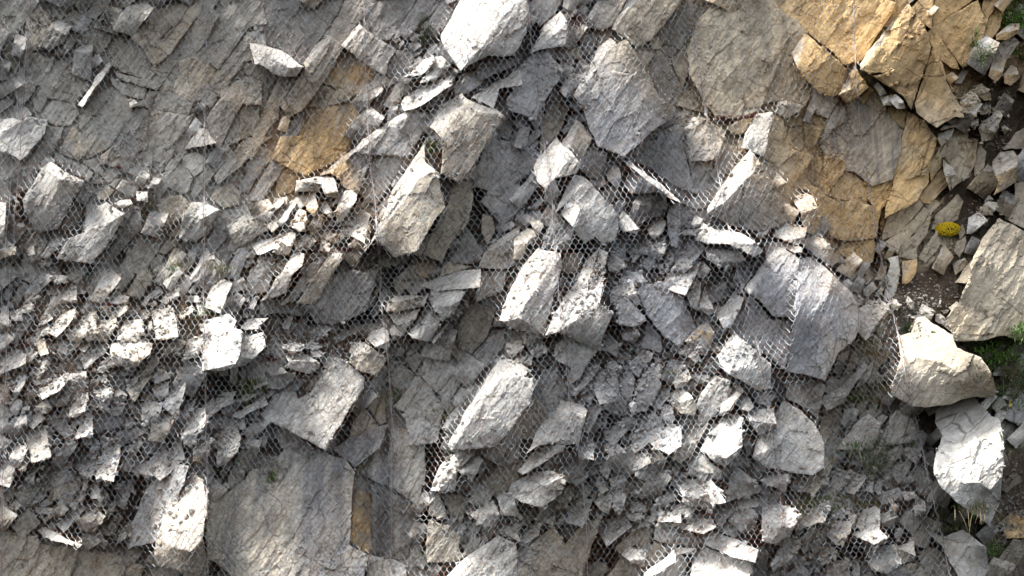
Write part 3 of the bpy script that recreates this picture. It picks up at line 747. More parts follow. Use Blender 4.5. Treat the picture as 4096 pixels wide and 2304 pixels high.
# nearest surface per 8 px cell, used to lay stones, plants and the net on what is really there
G0X, G0Y, GC = -500, -500, 8
GW, GH = (4096 + 1000) // GC, (2304 + 1000) // GC
ZB = np.full((GH, GW), 99.0)
COVER = np.zeros((GH, GW), bool)
gyy, gxx = np.mgrid[0:GH, 0:GW]
GPX = G0X + (gxx + .5) * GC; GPY = G0Y + (gyy + .5) * GC
def splat(px, py, d):
    i = np.clip(((py - G0Y) / GC).astype(int), 0, GH - 1); j = np.clip(((px - G0X) / GC).astype(int), 0, GW - 1)
    np.minimum.at(ZB, (i, j), d)
def zat(px, py):
    i = int(min(max((py - G0Y) / GC, 0), GH - 1)); j = int(min(max((px - G0X) / GC, 0), GW - 1))
    return float(ZB[i, j])
def inpoly(px, py, poly):
    r = np.zeros(np.shape(px), bool); n = len(poly)
    for k in range(n):
        x1, y1 = poly[k]; x2, y2 = poly[k - 1]
        if y1 == y2: continue
        c = ((y1 > py) != (y2 > py)) & (px < (x2 - x1) * (py - y1) / (y2 - y1) + x1)
        r ^= c
    return r
def cover(poly):
    P = np.array(poly); x0, y0 = P.min(0); x1, y1 = P.max(0)
    i0 = max(int((y0 - G0Y) / GC), 0); i1 = min(int((y1 - G0Y) / GC) + 2, GH); j0 = max(int((x0 - G0X) / GC), 0); j1 = min(int((x1 - G0X) / GC) + 2, GW)
    if i1 <= i0 or j1 <= j0: return
    COVER[i0:i1, j0:j1] |= inpoly(GPX[i0:i1, j0:j1], GPY[i0:i1, j0:j1], poly)

# ---------------------------------------------------------------- colours (real albedo)
TINT = {'g': (.370,.372,.375), 'w': (.395,.350,.275), 'o': (.56,.385,.185), 'c': (.50,.492,.465), 'd': (.255,.252,.245)}
FIELD = np.array([  # photo x, y, tint: what the rock is like there where nothing else is said
 (300,300,.30,.285,.245),(1000,200,.30,.28,.24),(1300,650,.42,.29,.15),(300,900,.31,.295,.265),(800,900,.31,.30,.265),(500,1250,.42,.38,.31),
 (250,1500,.40,.375,.33),(900,1450,.42,.41,.38),(500,1750,.36,.355,.345),(300,2200,.34,.30,.24),(1000,2050,.42,.39,.33),(1350,2000,.31,.305,.295),
 (1500,600,.31,.30,.28),(1900,400,.35,.345,.335),(1850,900,.29,.265,.215),(2100,900,.32,.315,.305),(2500,700,.32,.32,.32),(2900,300,.40,.34,.24),
 (3300,250,.52,.36,.17),(3750,200,.50,.34,.17),(3500,800,.48,.32,.15),(3800,600,.42,.33,.21),(3750,1100,.34,.28,.20),(4000,1100,.40,.33,.23),
 (2700,1200,.36,.36,.36),(3150,1300,.32,.32,.325),(2400,1500,.40,.39,.37),(2900,1900,.43,.42,.40),(3500,1500,.38,.35,.30),(3900,1750,.46,.44,.39),
 (3400,2100,.42,.39,.34),(1950,2100,.36,.34,.30),(2300,2100,.36,.33,.27),(2600,1950,.38,.37,.35),(4060,2000,.14,.12,.09),(4000,900,.20,.165,.12),(4080,600,.16,.125,.085),(4060,1450,.13,.12,.085)])
def field_tint(px, py):
    px = np.asarray(px, float); py = np.asarray(py, float)
    wx = px + 70 * fbm(px / 90, py / 90, 31, 3); wy = py + 70 * fbm(px / 90, py / 90, 47, 3)
    num = np.zeros(px.shape + (3,)); den = np.full(px.shape, 1e-12)
    for f in FIELD:
        w = 1 / (((wx - f[0]) ** 2 + (wy - f[1]) ** 2) / 1e4 + .3) ** 2
        num += w[..., None] * f[2:]; den += w
    return num / den[..., None] * np.array((1.10, 1.13, 1.18))

BASEG = base(GPX, GPY); HOLEG = holes(GPX, GPY); TINTG = field_tint(GPX, GPY)
def sample(G, px, py):
    u = np.clip((np.asarray(px, float) - G0X) / GC - .5, 0, GW - 1.001); v = np.clip((np.asarray(py, float) - G0Y) / GC - .5, 0, GH - 1.001)
    i = np.minimum(v.astype(int), GH - 2); j = np.minimum(u.astype(int), GW - 2); fu = u - j; fv = v - i
    if G.ndim == 3: fu = fu[..., None]; fv = fv[..., None]
    return (G[i, j] * (1 - fu) + G[i, j + 1] * fu) * (1 - fv) + (G[i + 1, j] * (1 - fu) + G[i + 1, j + 1] * fu) * fv

# ---------------------------------------------------------------- materials
def new_mat(name):
    m = bpy.data.materials.new(name); m.use_nodes = True
    nt = m.node_tree; nt.nodes.clear()
    o = nt.nodes.new('ShaderNodeOutputMaterial'); p = nt.nodes.new('ShaderNodeBsdfPrincipled')
    nt.links.new(p.outputs[0], o.inputs[0])
    return m, nt, p
def N(nt, t, **kw):
    n = nt.nodes.new(t)
    for k, v in kw.items():
        if k in n.inputs: n.inputs[k].default_value = v
        else: setattr(n, k, v)
    return n
def ramp(nt, a, b, ca, cb):
    r = nt.nodes.new('ShaderNodeValToRGB'); e = r.color_ramp.elements
    e[0].position = a; e[1].position = b; e[0].color = (*ca, 1); e[1].color = (*cb, 1)
    return r

def rock_material():
    m, nt, p = new_mat('limestone'); L = nt.links.new
    geo = N(nt, 'ShaderNodeNewGeometry')
    att = N(nt, 'ShaderNodeAttribute', attribute_name='tint')
    mp = N(nt, 'ShaderNodeMapping', vector_type='TEXTURE'); mp.inputs['Rotation'].default_value = (0, -DIP, 0); mp.inputs['Scale'].default_value = (3.6, 1, 1)
    L(geo.outputs['Position'], mp.inputs['Vector'])
    def mix(mode, a, b, fac=None, f=1.0):
        x = nt.nodes.new('ShaderNodeMix'); x.data_type = 'RGBA'; x.blend_type = mode; x.inputs[0].default_value = f
        if fac is not None: L(fac, x.inputs[0])
        for s, v in ((6, a), (7, b)):
            if isinstance(v, tuple): x.inputs[s].default_value = (*v, 1)
            else: L(v, x.inputs[s])
        return x.outputs[2]
    # mottling at three sizes
    n1 = N(nt, 'ShaderNodeTexNoise', Scale=2.2, Detail=6.0, Roughness=.62); L(geo.outputs['Position'], n1.inputs['Vector'])
    n2 = N(nt, 'ShaderNodeTexNoise', Scale=26.0, Detail=7.0, Roughness=.72); L(geo.outputs['Position'], n2.inputs['Vector'])
    n3 = N(nt, 'ShaderNodeTexNoise', Scale=14.0, Detail=6.0, Roughness=.7); L(mp.outputs[0], n3.inputs['Vector'])
    r1 = ramp(nt, .32, .70, (.74, .73, .71), (1.12, 1.12, 1.12)); L(n1.outputs['Fac'], r1.inputs[0])
    r2 = ramp(nt, .30, .72, (.72, .71, .69), (1.16, 1.16, 1.16)); L(n2.outputs['Fac'], r2.inputs[0])
    r3 = ramp(nt, .30, .70, (.66, .65, .64), (1.18, 1.18, 1.18)); L(n3.outputs['Fac'], r3.inputs[0])
    c = mix('MULTIPLY', att.outputs['Color'], r1.outputs[0]); c = mix('MULTIPLY', c, r2.outputs[0]); c = mix('MULTIPLY', c, r3.outputs[0])
    # ochre weathering skin in patches
    n4 = N(nt, 'ShaderNodeTexNoise', Scale=1.3, Detail=5.0, Roughness=.68, Distortion=.6); L(geo.outputs['Position'], n4.inputs['Vector'])
    r4 = ramp(nt, .54, .70, (0, 0, 0), (.55, .55, .55)); L(n4.outputs['Fac'], r4.inputs[0])
    c = mix('MULTIPLY', c, (1.0, .84, .62), r4.outputs[0])
    # thin fissures along the beds and across
    for sc, rot, w, dk in ((3.4, -DIP, .034, .30), (2.3, -DIP + 1.45, .018, .38), (8.0, -DIP - .1, .045, .50), (7.0, -DIP + 1.2, .03, .55)):
        q = N(nt, 'ShaderNodeMapping', vector_type='TEXTURE'); q.inputs['Rotation'].default_value = (0.0, rot, 0.2); q.inputs['Scale'].default_value = (4.2, 1, 1)
        L(geo.outputs['Position'], q.inputs['Vector'])
        dn = N(nt, 'ShaderNodeTexNoise', Scale=3.0, Detail=3.0); L(q.outputs[0], dn.inputs['Vector'])
        ad = N(nt, 'ShaderNodeMixRGB', blend_type='ADD'); ad.inputs[0].default_value = .16; L(q.outputs[0], ad.inputs[1]); L(dn.outputs['Color'], ad.inputs[2])
        v = N(nt, 'ShaderNodeTexVoronoi', feature='DISTANCE_TO_EDGE', Scale=sc); L(ad.outputs[0], v.inputs['Vector'])
        rr = ramp(nt, 0.0, w, (dk, dk * .97, dk * .93), (1, 1, 1)); L(v.outputs['Distance'], rr.inputs[0])
        mk = N(nt, 'ShaderNodeTexNoise', Scale=1.7 + sc * .13, Detail=2.0); L(geo.outputs['Position'], mk.inputs['Vector'])
        mr = ramp(nt, .50, .60, (0, 0, 0), (1, 1, 1)); L(mk.outputs['Fac'], mr.inputs[0])
        c = mix('MULTIPLY', c, rr.outputs[0], mr.outputs[0])
    # pale lichen dots
    v = N(nt, 'ShaderNodeTexVoronoi', Scale=34.0, Randomness=1.0); L(geo.outputs['Position'], v.inputs['Vector'])
    rr = ramp(nt, .10, .16, (1, 1, 1), (0, 0, 0)); L(v.outputs['Distance'], rr.inputs[0])
    n5 = N(nt, 'ShaderNodeTexNoise', Scale=1.1, Detail=2.0); L(geo.outputs['Position'], n5.inputs['Vector'])
    r5 = ramp(nt, .55, .66, (0, 0, 0), (.8, .8, .8)); L(n5.outputs['Fac'], r5.inputs[0])
    lic = mix('MULTIPLY', rr.outputs[0], r5.outputs[0])
    c = mix('MIX', c, (.58, .56, .50), lic)
    # dark water streaks where the rock is marked for them
    st = N(nt, 'ShaderNodeAttribute', attribute_name='streak')
    ms = N(nt, 'ShaderNodeMapping'); ms.inputs['Scale'].default_value = (9, 2, .55); L(geo.outputs['Position'], ms.inputs['Vector'])
    n6 = N(nt, 'ShaderNodeTexNoise', Scale=1.0, Detail=5.0, Roughness=.6); L(ms.outputs[0], n6.inputs['Vector'])
    r6 = ramp(nt, .40, .62, (.55, .56, .58), (1.3, 1.25, 1.14)); L(n6.outputs['Fac'], r6.inputs[0])
    c = mix('MULTIPLY', c, r6.outputs[0], st.outputs['Fac'])
    L(c, p.inputs['Base Color']); p.inputs['Roughness'].default_value = .92; p.inputs['Specular IOR Level'].default_value = .25
    # fine relief
    b1 = N(nt, 'ShaderNodeTexNoise', Scale=9.0, Detail=9.0, Roughness=.72); L(mp.outputs[0], b1.inputs['Vector'])
    b2 = N(nt, 'ShaderNodeTexNoise', Scale=60.0, Detail=5.0, Roughness=.7); L(geo.outputs['Position'], b2.inputs['Vector'])
    u1 = N(nt, 'ShaderNodeBump', Strength=.75, Distance=.02); L(b1.outputs['Fac'], u1.inputs['Height'])
    u2 = N(nt, 'ShaderNodeBump', Strength=.45, Distance=.004); L(b2.outputs['Fac'], u2.inputs['Height']); L(u1.outputs[0], u2.inputs['Normal'])
    L(u2.outputs[0], p.inputs['Normal'])
    return m
ROCK = rock_material()

def plain_mat(name, col, rough=.7, var=.35, scale=12.0, metal=0.0, second=None, trans=0.0):
    m, nt, p = new_mat(name); L = nt.links.new
    geo = N(nt, 'ShaderNodeNewGeometry')
    n = N(nt, 'ShaderNodeTexNoise', Scale=scale, Detail=4.0); L(geo.outputs['Position'], n.inputs['Vector'])
    b = second or tuple(min(1, v * (1 + var)) for v in col); a = tuple(v * (1 - var) for v in col) if second is None else col
    r = ramp(nt, .35, .65, a, b); L(n.outputs['Fac'], r.inputs[0])
    L(r.outputs[0], p.inputs['Base Color']); p.inputs['Roughness'].default_value = rough; p.inputs['Metallic'].default_value = metal
    return m

# ---------------------------------------------------------------- mesh objects
def link(o, parent=None):
    COL.objects.link(o)
    if parent is not None:
        o.parent = parent
    return o
def mesh_obj(name, V, F, mat, parent=None, tint=None, streak=None, origin=None, smooth=False):
    """V (n,3) world coordinates, F (m,3); the object's origin is put at `origin`"""
    V = np.asarray(V, float); F = np.asarray(F, int)
    if parent is not None and origin is None: origin = np.array(parent.location)
    if origin is None: origin = V.mean(0)
    me = bpy.data.meshes.new(name)
    me.vertices.add(len(V)); me.vertices.foreach_set('co', (V - origin).astype(np.float32).ravel())
    me.loops.add(F.size); me.loops.foreach_set('vertex_index', F.astype(np.int32).ravel())
    me.polygons.add(len(F)); me.polygons.foreach_set('loop_start', np.arange(0, F.size, F.shape[1], dtype=np.int32))
    if tint is not None:
        a = me.attributes.new('tint', 'FLOAT_COLOR', 'POINT')
        a.data.foreach_set('color', np.concatenate([tint, np.ones((len(V), 1))], 1).astype(np.float32).ravel())
    if streak is not None:
        a = me.attributes.new('streak', 'FLOAT', 'POINT'); a.data.foreach_set('value', np.asarray(streak, np.float32))
    me.update(calc_edges=True); me.validate()
    if not smooth: me.shade_flat()
    me.materials.append(mat)
    o = bpy.data.objects.new(name, me)
    if parent is None:
        o.location = origin
    return link(o, parent)
def tag(o, label=None, cat=None, group=None, kind=None):
    if label: o['label'] = label
    if cat: o['category'] = cat
    if group: o['group'] = group
    if kind: o['kind'] = kind
    return o

# ---------------------------------------------------------------- one rock from its outline and facets
GRAD = {'F': (0, 0), 'T': (-.95, 1.25), 'U': (-.15, 1.7), 'L': (-1.1, .25), 'S': (.22, -.42), 'R': (.85, -.05), 'B': (.15, -1.3), 'D': (.7, -.6), 'G': (-.2, .45)}

def mvc(P, poly, vals):
    """mean value interpolation of polygon corner values at the points P"""
    s = poly[None] - P[:, None]; r = np.linalg.norm(s, axis=2) + 1e-9
    s2 = np.roll(s, -1, 1); r2 = np.roll(r, -1, 1)
    cr = s[..., 0] * s2[..., 1] - s[..., 1] * s2[..., 0]; dt = (s * s2).sum(2)
    t = cr / (r * r2 + dt + 1e-9)
    w = (np.roll(t, 1, 1) + t) / r
    W = w.sum(1); W = np.where(np.abs(W) < 1e-12, 1e-12, W)
    return (w * vals).sum(1) / W

def rock_shape(verts, faces, p, tint, seed, h=7.0, shrink=1.0, rough=1.0, streak=0.0, wild=.10, deep=.5, own=.85, lit_tint=True):
    """verts: photo pixels; faces: [(class, [indices])]; outline, facets and coarse depth, before the broken relief is added"""
    r = np.random.default_rng(seed)
    P = np.array(verts, float)
    size = math.sqrt(max(sum(abs(area2(P[f])) for _, f in faces), 1.0))
    c0 = P.mean(0)
    P = c0 + (P - c0) * (1 - shrink / max(size, 20))
    P = P + r.normal(0, .02, P.shape)
    # depth at the corners from the facing of every facet
    k = min(1.0, max(.55, (130 / size) ** .5))
    tg = [np.array(GRAD[cl]) * k + r.normal(0, wild, 2) for cl, f in faces]
    aim = [t.copy() for t in tg]
    sysm = []
    for cl, f in faces:
        f = np.array(f); ia, ib = np.triu_indices(len(f), 1)
        dv = (P[f[ib]] - P[f[ia]]) / PXM * (1, -1)
        wt = 1 / (np.hypot(dv[:, 0], dv[:, 1]) + .02)
        R = np.zeros((len(ia), len(P))); R[np.arange(len(ia)), f[ib]] += wt; R[np.arange(len(ia)), f[ia]] -= wt
        Q = np.c_[P[f] / PXM * (1, -1), np.ones(len(f))]
        sysm.append((f, dv * wt[:, None], R, np.linalg.pinv(Q)))
    M = np.concatenate([q[2] for q in sysm] + [np.full((1, len(P)), .01)])
    Mi = np.linalg.pinv(M)
    for it in range(1 if len(faces) == 1 else 7):        # facets keep their facing even where their common edges are crooked
        d = Mi @ np.concatenate([q[1] @ a_ for q, a_ in zip(sysm, aim)] + [np.zeros(1)])
        for j, q in enumerate(sysm):
            got = (q[3] @ d[q[0]])[:2]
            aim[j] = aim[j] + np.clip(.8 * (tg[j] - got), -.6, .6)
    d = d - d.max() - p
    count = {}
    for cl, f in faces:
        for a in range(len(f)):
            e = tuple(sorted((f[a - 1], f[a]))); count[e] = count.get(e, 0) + 1
    pts = [P]; dep = [d]; npt = len(P); chain = {}; edges = []; border = set()
    for e, ce in count.items():
        A, B = P[e[0]], P[e[1]]; ln = float(np.hypot(*(B - A))); n = max(1, int(ln / (h * 1.15)))
        ids = list(range(npt, npt + n - 1)); ch = [e[0]] + ids + [e[1]]; chain[e] = ch
        if n > 1:
            t = np.arange(1, n) / n
            nrm = np.array([-(B - A)[1], (B - A)[0]]) / (ln + 1e-9)
            kn = r.normal(0, 1, max(3, int(ln / 22) + 2)); kn2 = r.normal(0, 1, max(3, int(ln / 60) + 2))
            w = np.interp(t, np.linspace(0, 1, len(kn)), kn) * .5 + np.interp(t, np.linspace(0, 1, len(kn2)), kn2)
            w = w * min(ln * .018, 3.2) * rough * np.minimum(1, np.minimum(5 * t, 5 * (1 - t)))
            pts.append(A + (B - A) * t[:, None] + nrm * w[:, None]); dep.append(d[e[0]] * (1 - t) + d[e[1]] * t)
            npt += n - 1
        edges += list(zip(ch[:-1], ch[1:]))
        if ce == 1: border.update(ch)
    EP = np.concatenate(pts); ED = np.concatenate(dep)
    loops = []
    for cl, f in faces:
        loop = []
        for a in range(len(f)):
            u, v = f[a - 1], f[a]; ch = chain[tuple(sorted((u, v)))]
            if ch[0] != u: ch = ch[::-1]
            loop += ch[:-1]
        loops.append(loop)
    allp = [EP]; alld = [ED]
    for loop in loops:
        poly = EP[loop]; x0, y0 = poly.min(0); x1, y1 = poly.max(0)
        gx, gy = np.meshgrid(np.arange(x0, x1, h), np.arange(y0, y1, h * .87))
        gx = gx + (np.arange(gx.shape[0]) % 2)[:, None] * h * .5
        gx = (gx + r.uniform(-.28, .28, gx.shape) * h).ravel(); gy = (gy + r.uniform(-.28, .28, gy.shape) * h).ravel()
        m = inpoly(gx, gy, poly)
        Q = np.stack([gx[m], gy[m]], 1)
        if len(Q):
            dm = ((Q[:, None] - poly[None]) ** 2).sum(2).min(1)
            Q = Q[dm > (h * .55) ** 2]
        if len(Q):
            allp.append(Q); alld.append(mvc(Q, poly, ED[loop]))
    AP = np.concatenate(allp); AD = np.concatenate(alld)
    res = delaunay_2d_cdt([Vector(q) for q in AP.tolist()], edges, [], 0, 1e-4)
    ov, of, orig = res[0], res[2], res[3]
    OP = np.array([tuple(q) for q in ov]); OD = np.array([AD[o[0]] if o else 0.0 for o in orig])
    isb = np.array([bool(o) and o[0] in border for o in orig])
    for i, o in enumerate(orig):
        if not o:                                        # a crossing made by the triangulation
            j = np.argmin(((AP - OP[i]) ** 2).sum(1)); OD[i] = AD[j]
    T = np.array([tuple(t) for t in of if len(t) == 3])
    cen = OP[T].mean(1); keep = np.zeros(len(T), bool)
    for loop in loops: keep |= inpoly(cen[:, 0], cen[:, 1], EP[loop])
    T = T[keep]
    t0 = OP[T[:, 0]]; t1 = OP[T[:, 1]]; t2 = OP[T[:, 2]]
    cr = (t1[:, 0] - t0[:, 0]) * (t2[:, 1] - t0[:, 1]) - (t1[:, 1] - t0[:, 1]) * (t2[:, 0] - t0[:, 0])
    T[cr > 0] = T[cr > 0][:, ::-1]                       # wound towards the camera
    fr = np.zeros(len(OP))                               # light put into the tint: sun-facing facets paler, shaded ones darker
    if len(faces) > 1 and lit_tint:
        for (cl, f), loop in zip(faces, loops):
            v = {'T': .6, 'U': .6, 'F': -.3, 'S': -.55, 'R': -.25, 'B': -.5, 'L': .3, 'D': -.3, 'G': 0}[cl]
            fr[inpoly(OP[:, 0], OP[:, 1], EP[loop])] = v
    return dict(P=OP, D=OD, b=isb, T=T, lit_tint=fr, size=size, seed=seed, tint=tint, streak=streak, rough=rough, deep=deep, own=own, r=r)

def break_up(shapes):
    """broken relief, worn rims and ragged outlines for all shapes at once"""
    cnt = [len(s['P']) for s in shapes]
    rep = lambda v: np.repeat(np.array(v, float), cnt)
    P = np.concatenate([s['P'] for s in shapes]); px, py = P[:, 0], P[:, 1]
    D = np.concatenate([s['D'] for s in shapes]); isb = np.concatenate([s['b'] for s in shapes])
    so = rep([s['seed'] * 17 % 99991 for s in shapes]); sz = rep([min(s['size'], 260) for s in shapes]); ro = rep([s['rough'] for s in shapes])
    bed = rep([1.0 if s['own'] < .7 else .35 for s in shapes]) * np.clip(sz / 120, .2, 1)
    a, b = strata(px, py)
    rel = ro * (RELK * .016 * (sz / 150) ** .7 * facet(a * .5, b, sz * .34, so, 1.0)
                + RELK * .008 * (sz / 150) ** .4 * facet(a * .55, b, np.maximum(sz * .12, 14), so + 11, 1.3)
                + bed * .016 * facet(a * .12, b, 34.0, so * 0 + 41, 1.0) + bed * .008 * facet(a * .16, b, 15.0, so * 0 + 51, 1.0)
                + .0026 * facet(a * .8, b, 11.0, so + 23, 1.5) + .006 * fbm(px / 40, py / 40, so + 5, 3))
    rel = rel + np.where(isb, (.006 + .03 * np.clip(fbm(px / 45, py / 45, so + 9, 2) - .05, 0, 1)) * np.minimum(1, sz / 120), 0)
    loc = sample(BASEG, px, py); dd = np.empty(len(px)); o = 0
    for s, n in zip(shapes, cnt):                        # each rock keeps its own planes; only its place comes from the wall
        q = slice(o, o + n); o += n
        c = s['P'].mean(0)
        pl = float(sample(BASEG, c[0], c[1])) + LEAN * (c[1] - py[q]) / PXM
        pl = pl * s['own'] + loc[q] * (1 - s['own'])
        pl = pl - .8 * max(0.0, float(np.percentile(pl - loc[q], 92)))
        dd[q] = pl + D[q] + rel[q]
    mott = 1 + .22 * fbm(px / 35, py / 35, so + 8, 2); on = fbm(px / 60, py / 60, so + 3, 3)
    wx = 1.6 * ro * vnoise(px / 9, py / 9, so + 1); wy = 1.6 * ro * vnoise(px / 9, py / 9, so + 2)
    px = px + wx; py = py + wy
    ft = sample(TINTG, px, py)
    o = 0
    for s, n in zip(shapes, cnt):
        q = slice(o, o + n); o += n
        s['x'] = px[q]; s['y'] = py[q]; s['d'] = dd[q]
        col = ft[q]
        if s['tint']:
            tc = np.array(TINT[s['tint']]); w = .72
            if s['tint'] == 'o': w = np.clip(.4 + 1.3 * on[q][:, None], 0, .85)
            col = tc * w + col * (1 - w)
        fq = np.clip(s['lit_tint'] + .5 * on[q] * (s['lit_tint'] != 0), -.7, .75)[:, None]
        col = np.where(fq > 0, col * (1 - fq) + np.array(TINT['c']) * fq, col * (1 + .5 * fq))  # painted light: lit facets mixed towards pale, shaded facets darkened
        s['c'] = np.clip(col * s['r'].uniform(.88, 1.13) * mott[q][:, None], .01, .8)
        splat(s['x'], s['y'], s['d'])
RELK = 1.0

RUBBLE = [(480,1560,620,400),(2420,1560,270,210),(2700,1950,480,260),(3330,2060,280,230),(2560,1130,300,140),(1230,900,250,150),(300,1850,420,260),(850,1300,220,140)]
def rock_solid(s):
    """adds the flanks that run back into the wall; V, F, tint, streak in world coordinates"""
    px, py, dd, T, r = s['x'], s['y'], s['d'], s['T'], s['r']
    V = to_world(px, py, dd)
    ed = np.concatenate([T[:, [0, 1]], T[:, [1, 2]], T[:, [2, 0]]]); es = np.sort(ed, 1)
    uq, inv, ct = np.unique(es[:, 0] * 1000003 + es[:, 1], return_inverse=True, return_counts=True)
    be = ed[ct[inv.ravel()] == 1]
    bi = np.unique(be); mp = np.full(len(V), -1); mp[bi] = np.arange(len(bi))
    cx, cy = px.mean(), py.mean()
    rings = []
    bb = sample(BASEG, px[bi], py[bi])
    for fr, ins in ((.3, .006), (1.0, .03)):
        qd = dd[bi] + fr * np.maximum(bb + s['deep'] - dd[bi], .1)
        jx = px[bi] + (cx - px[bi]) * ins + r.normal(0, 1.2, len(bi)); jy = py[bi] + (cy - py[bi]) * ins + r.normal(0, 1.2, len(bi))
        rings.append(to_world(jx, jy, qd))
    n0 = len(V); n1 = n0 + len(bi)
    e0, e1 = mp[be[:, 0]], mp[be[:, 1]]
    sk = [np.stack([be[:, 1], be[:, 0], n0 + e0], 1), np.stack([be[:, 1], n0 + e0, n0 + e1], 1),
          np.stack([n0 + e1, n0 + e0, n1 + e0], 1), np.stack([n0 + e1, n1 + e0, n1 + e1], 1)]
    V = np.concatenate([V] + rings); F = np.concatenate([T] + sk)
    col = s['c']
    return V, F, np.concatenate([col, col[bi], col[bi]]), np.full(len(V), s['streak'])

def area2(P):
    x, y = P[:, 0], P[:, 1]
    return .5 * float(np.sum(x * np.roll(y, -1) - np.roll(x, -1) * y))
def outline(verts, faces):
    """border loop of the facets in photo pixels"""
    cnt = {}
    for cl, f in faces:
        for a in range(len(f)):
            e = (f[a - 1], f[a]); k = tuple(sorted(e)); cnt.setdefault(k, []).append(e)
    nxt = {}
    for k, es in cnt.items():
        if len(es) == 1: nxt.setdefault(k[0], []).append(k[1]); nxt.setdefault(k[1], []).append(k[0])
    if not nxt: return [tuple(v) for v in verts]
    s = next(iter(nxt)); loop = [s]; prev = None; cur = s
    for _ in range(200):
        c = [q for q in nxt[cur] if q != prev]
        if not c: break
        prev, cur = cur, c[0]
        if cur == s: break
        loop.append(cur)
    return [tuple(verts[i]) for i in loop]
def split(poly, ang, off, lo=.3):
    """cut an outline in two by a line; returns verts, faces (upper part T, lower S)"""
    P = np.array(poly, float); c = P.mean(0); n = np.array([math.sin(ang), math.cos(ang)])
    s = (P - c) @ n; s = s - off * (s.max() - s.min())
    verts = [tuple(q) for q in P]; A, B = [], []
    m = len(P)
    cuts = 0
    for i in range(m):
        j = (i + 1) % m
        (A if s[i] <= 0 else B).append(i)
        if (s[i] <= 0) != (s[j] <= 0):
            t = s[i] / (s[i] - s[j]); t = min(max(t, .08), .92)
            verts.append(tuple(P[i] + (P[j] - P[i]) * t)); A.append(len(verts) - 1); B.append(len(verts) - 1); cuts += 1
    if cuts != 2 or len(A) < 3 or len(B) < 3: return None
    return verts, A, B

def parse():
    out = []; ox = oy = 0; sc = 1
    for ln in ROCKS.strip().splitlines():
        ln = ln.strip()
        if not ln: continue
        if ln[0] == '@':
            a, b, sc = ln[1:].split(','); sc = float(sc); ox = int(a) * 1024; oy = int(b) * 576; continue
        lab = None
        if '#' in ln: ln, lab = ln.split('#'); lab = lab.strip()
        pr = [q.strip() for q in ln.split('|')]
        hd = pr[0].split(); kind = hd[0]; tint = None; p = None; cl = None; lit_tint = True
        for t in hd[1:]:
            if t == 'k': lit_tint = False; continue
            if t[0] == 'p' and t[1:].isdigit(): p = int(t[1:]) / 100
            elif t in TINT: tint = t
            elif t in GRAD: cl = t
        v = []
        for q in pr[1].split():
            x, y = [float(t) for t in q.split(',')]; ex = ey = 0.0
            if sc > 1:                       # outlines cut off at the border of their piece go on beyond it
                hr = random.Random(int(x * 31 + y * 7 + ox + oy))
                W_, H_ = 1024 * sc, 576 * sc
                if y >= H_ - 2: ey = hr.uniform(6, 70); ex -= ey * .6
                elif y == 0: ey = -hr.uniform(0, 34); ex -= ey * .6
                if x >= W_ - 2 and x < W_ + 5: ex += hr.uniform(6, 50)
                elif x == 0: ex -= hr.uniform(0, 30)
            v.append((ox + x / sc + ex, oy + y / sc + ey))
        faces = []
        if len(pr) > 2 and pr[2]:
            tk = pr[2].split()
            for a, b in zip(tk[::2], tk[1::2]): faces.append((a, [ord(ch) - 97 for ch in b]))
        out.append(dict(kind=kind, tint=tint, p=p, cl=cl, v=v, f=faces, lab=lab, lit_tint=lit_tint))
    return out
# ---------------------------------------------------------------- the wall: sheet behind everything
import time
T0 = time.time()
def log(s): print('STEP', s, round(time.time() - T0, 1))
RK = parse()
for r_ in RK:                                   # rocks given by an outline only get facets
    if not r_['f']:
        n = len(r_['v']); allf = list(range(n))
        if r_['kind'] == 'l' and r_['cl'] is None:
            hsh = random.Random(int(sum(q[0] * 3 + q[1] for q in r_['v'])))
            res = split(r_['v'], hsh.uniform(-.5, .35), hsh.uniform(-.05, .2))
            if res:
                v, A, B = res; r_['v'] = v; r_['f'] = [('T', A), ('S' if hsh.random() < .6 else 'F', B)]
            else: r_['f'] = [('T', allf)]
        elif r_['cl'] == 'T' and n >= 5 and r_['kind'] == 'l':
            hsh = random.Random(int(sum(q[0] * 3 + q[1] for q in r_['v'])))
            res = split(r_['v'], hsh.uniform(-.4, .3), hsh.uniform(.22, .34))
            if res:
                v, A, B = res; r_['v'] = v; r_['f'] = [('T', A), ('S', B)]
            else: r_['f'] = [('T', allf)]
        else:
            r_['f'] = [(r_['cl'] or 'F', allf)]
    r_['out'] = outline(r_['v'], r_['f']); r_['area'] = abs(area2(np.array(r_['out'])))
    c_ = np.mean(np.array(r_['out']), 0)
    cover(r_['out'] if r_['kind'] == 'b' else [tuple(c_ + (np.array(q) - c_) * .8) for q in r_['out']])

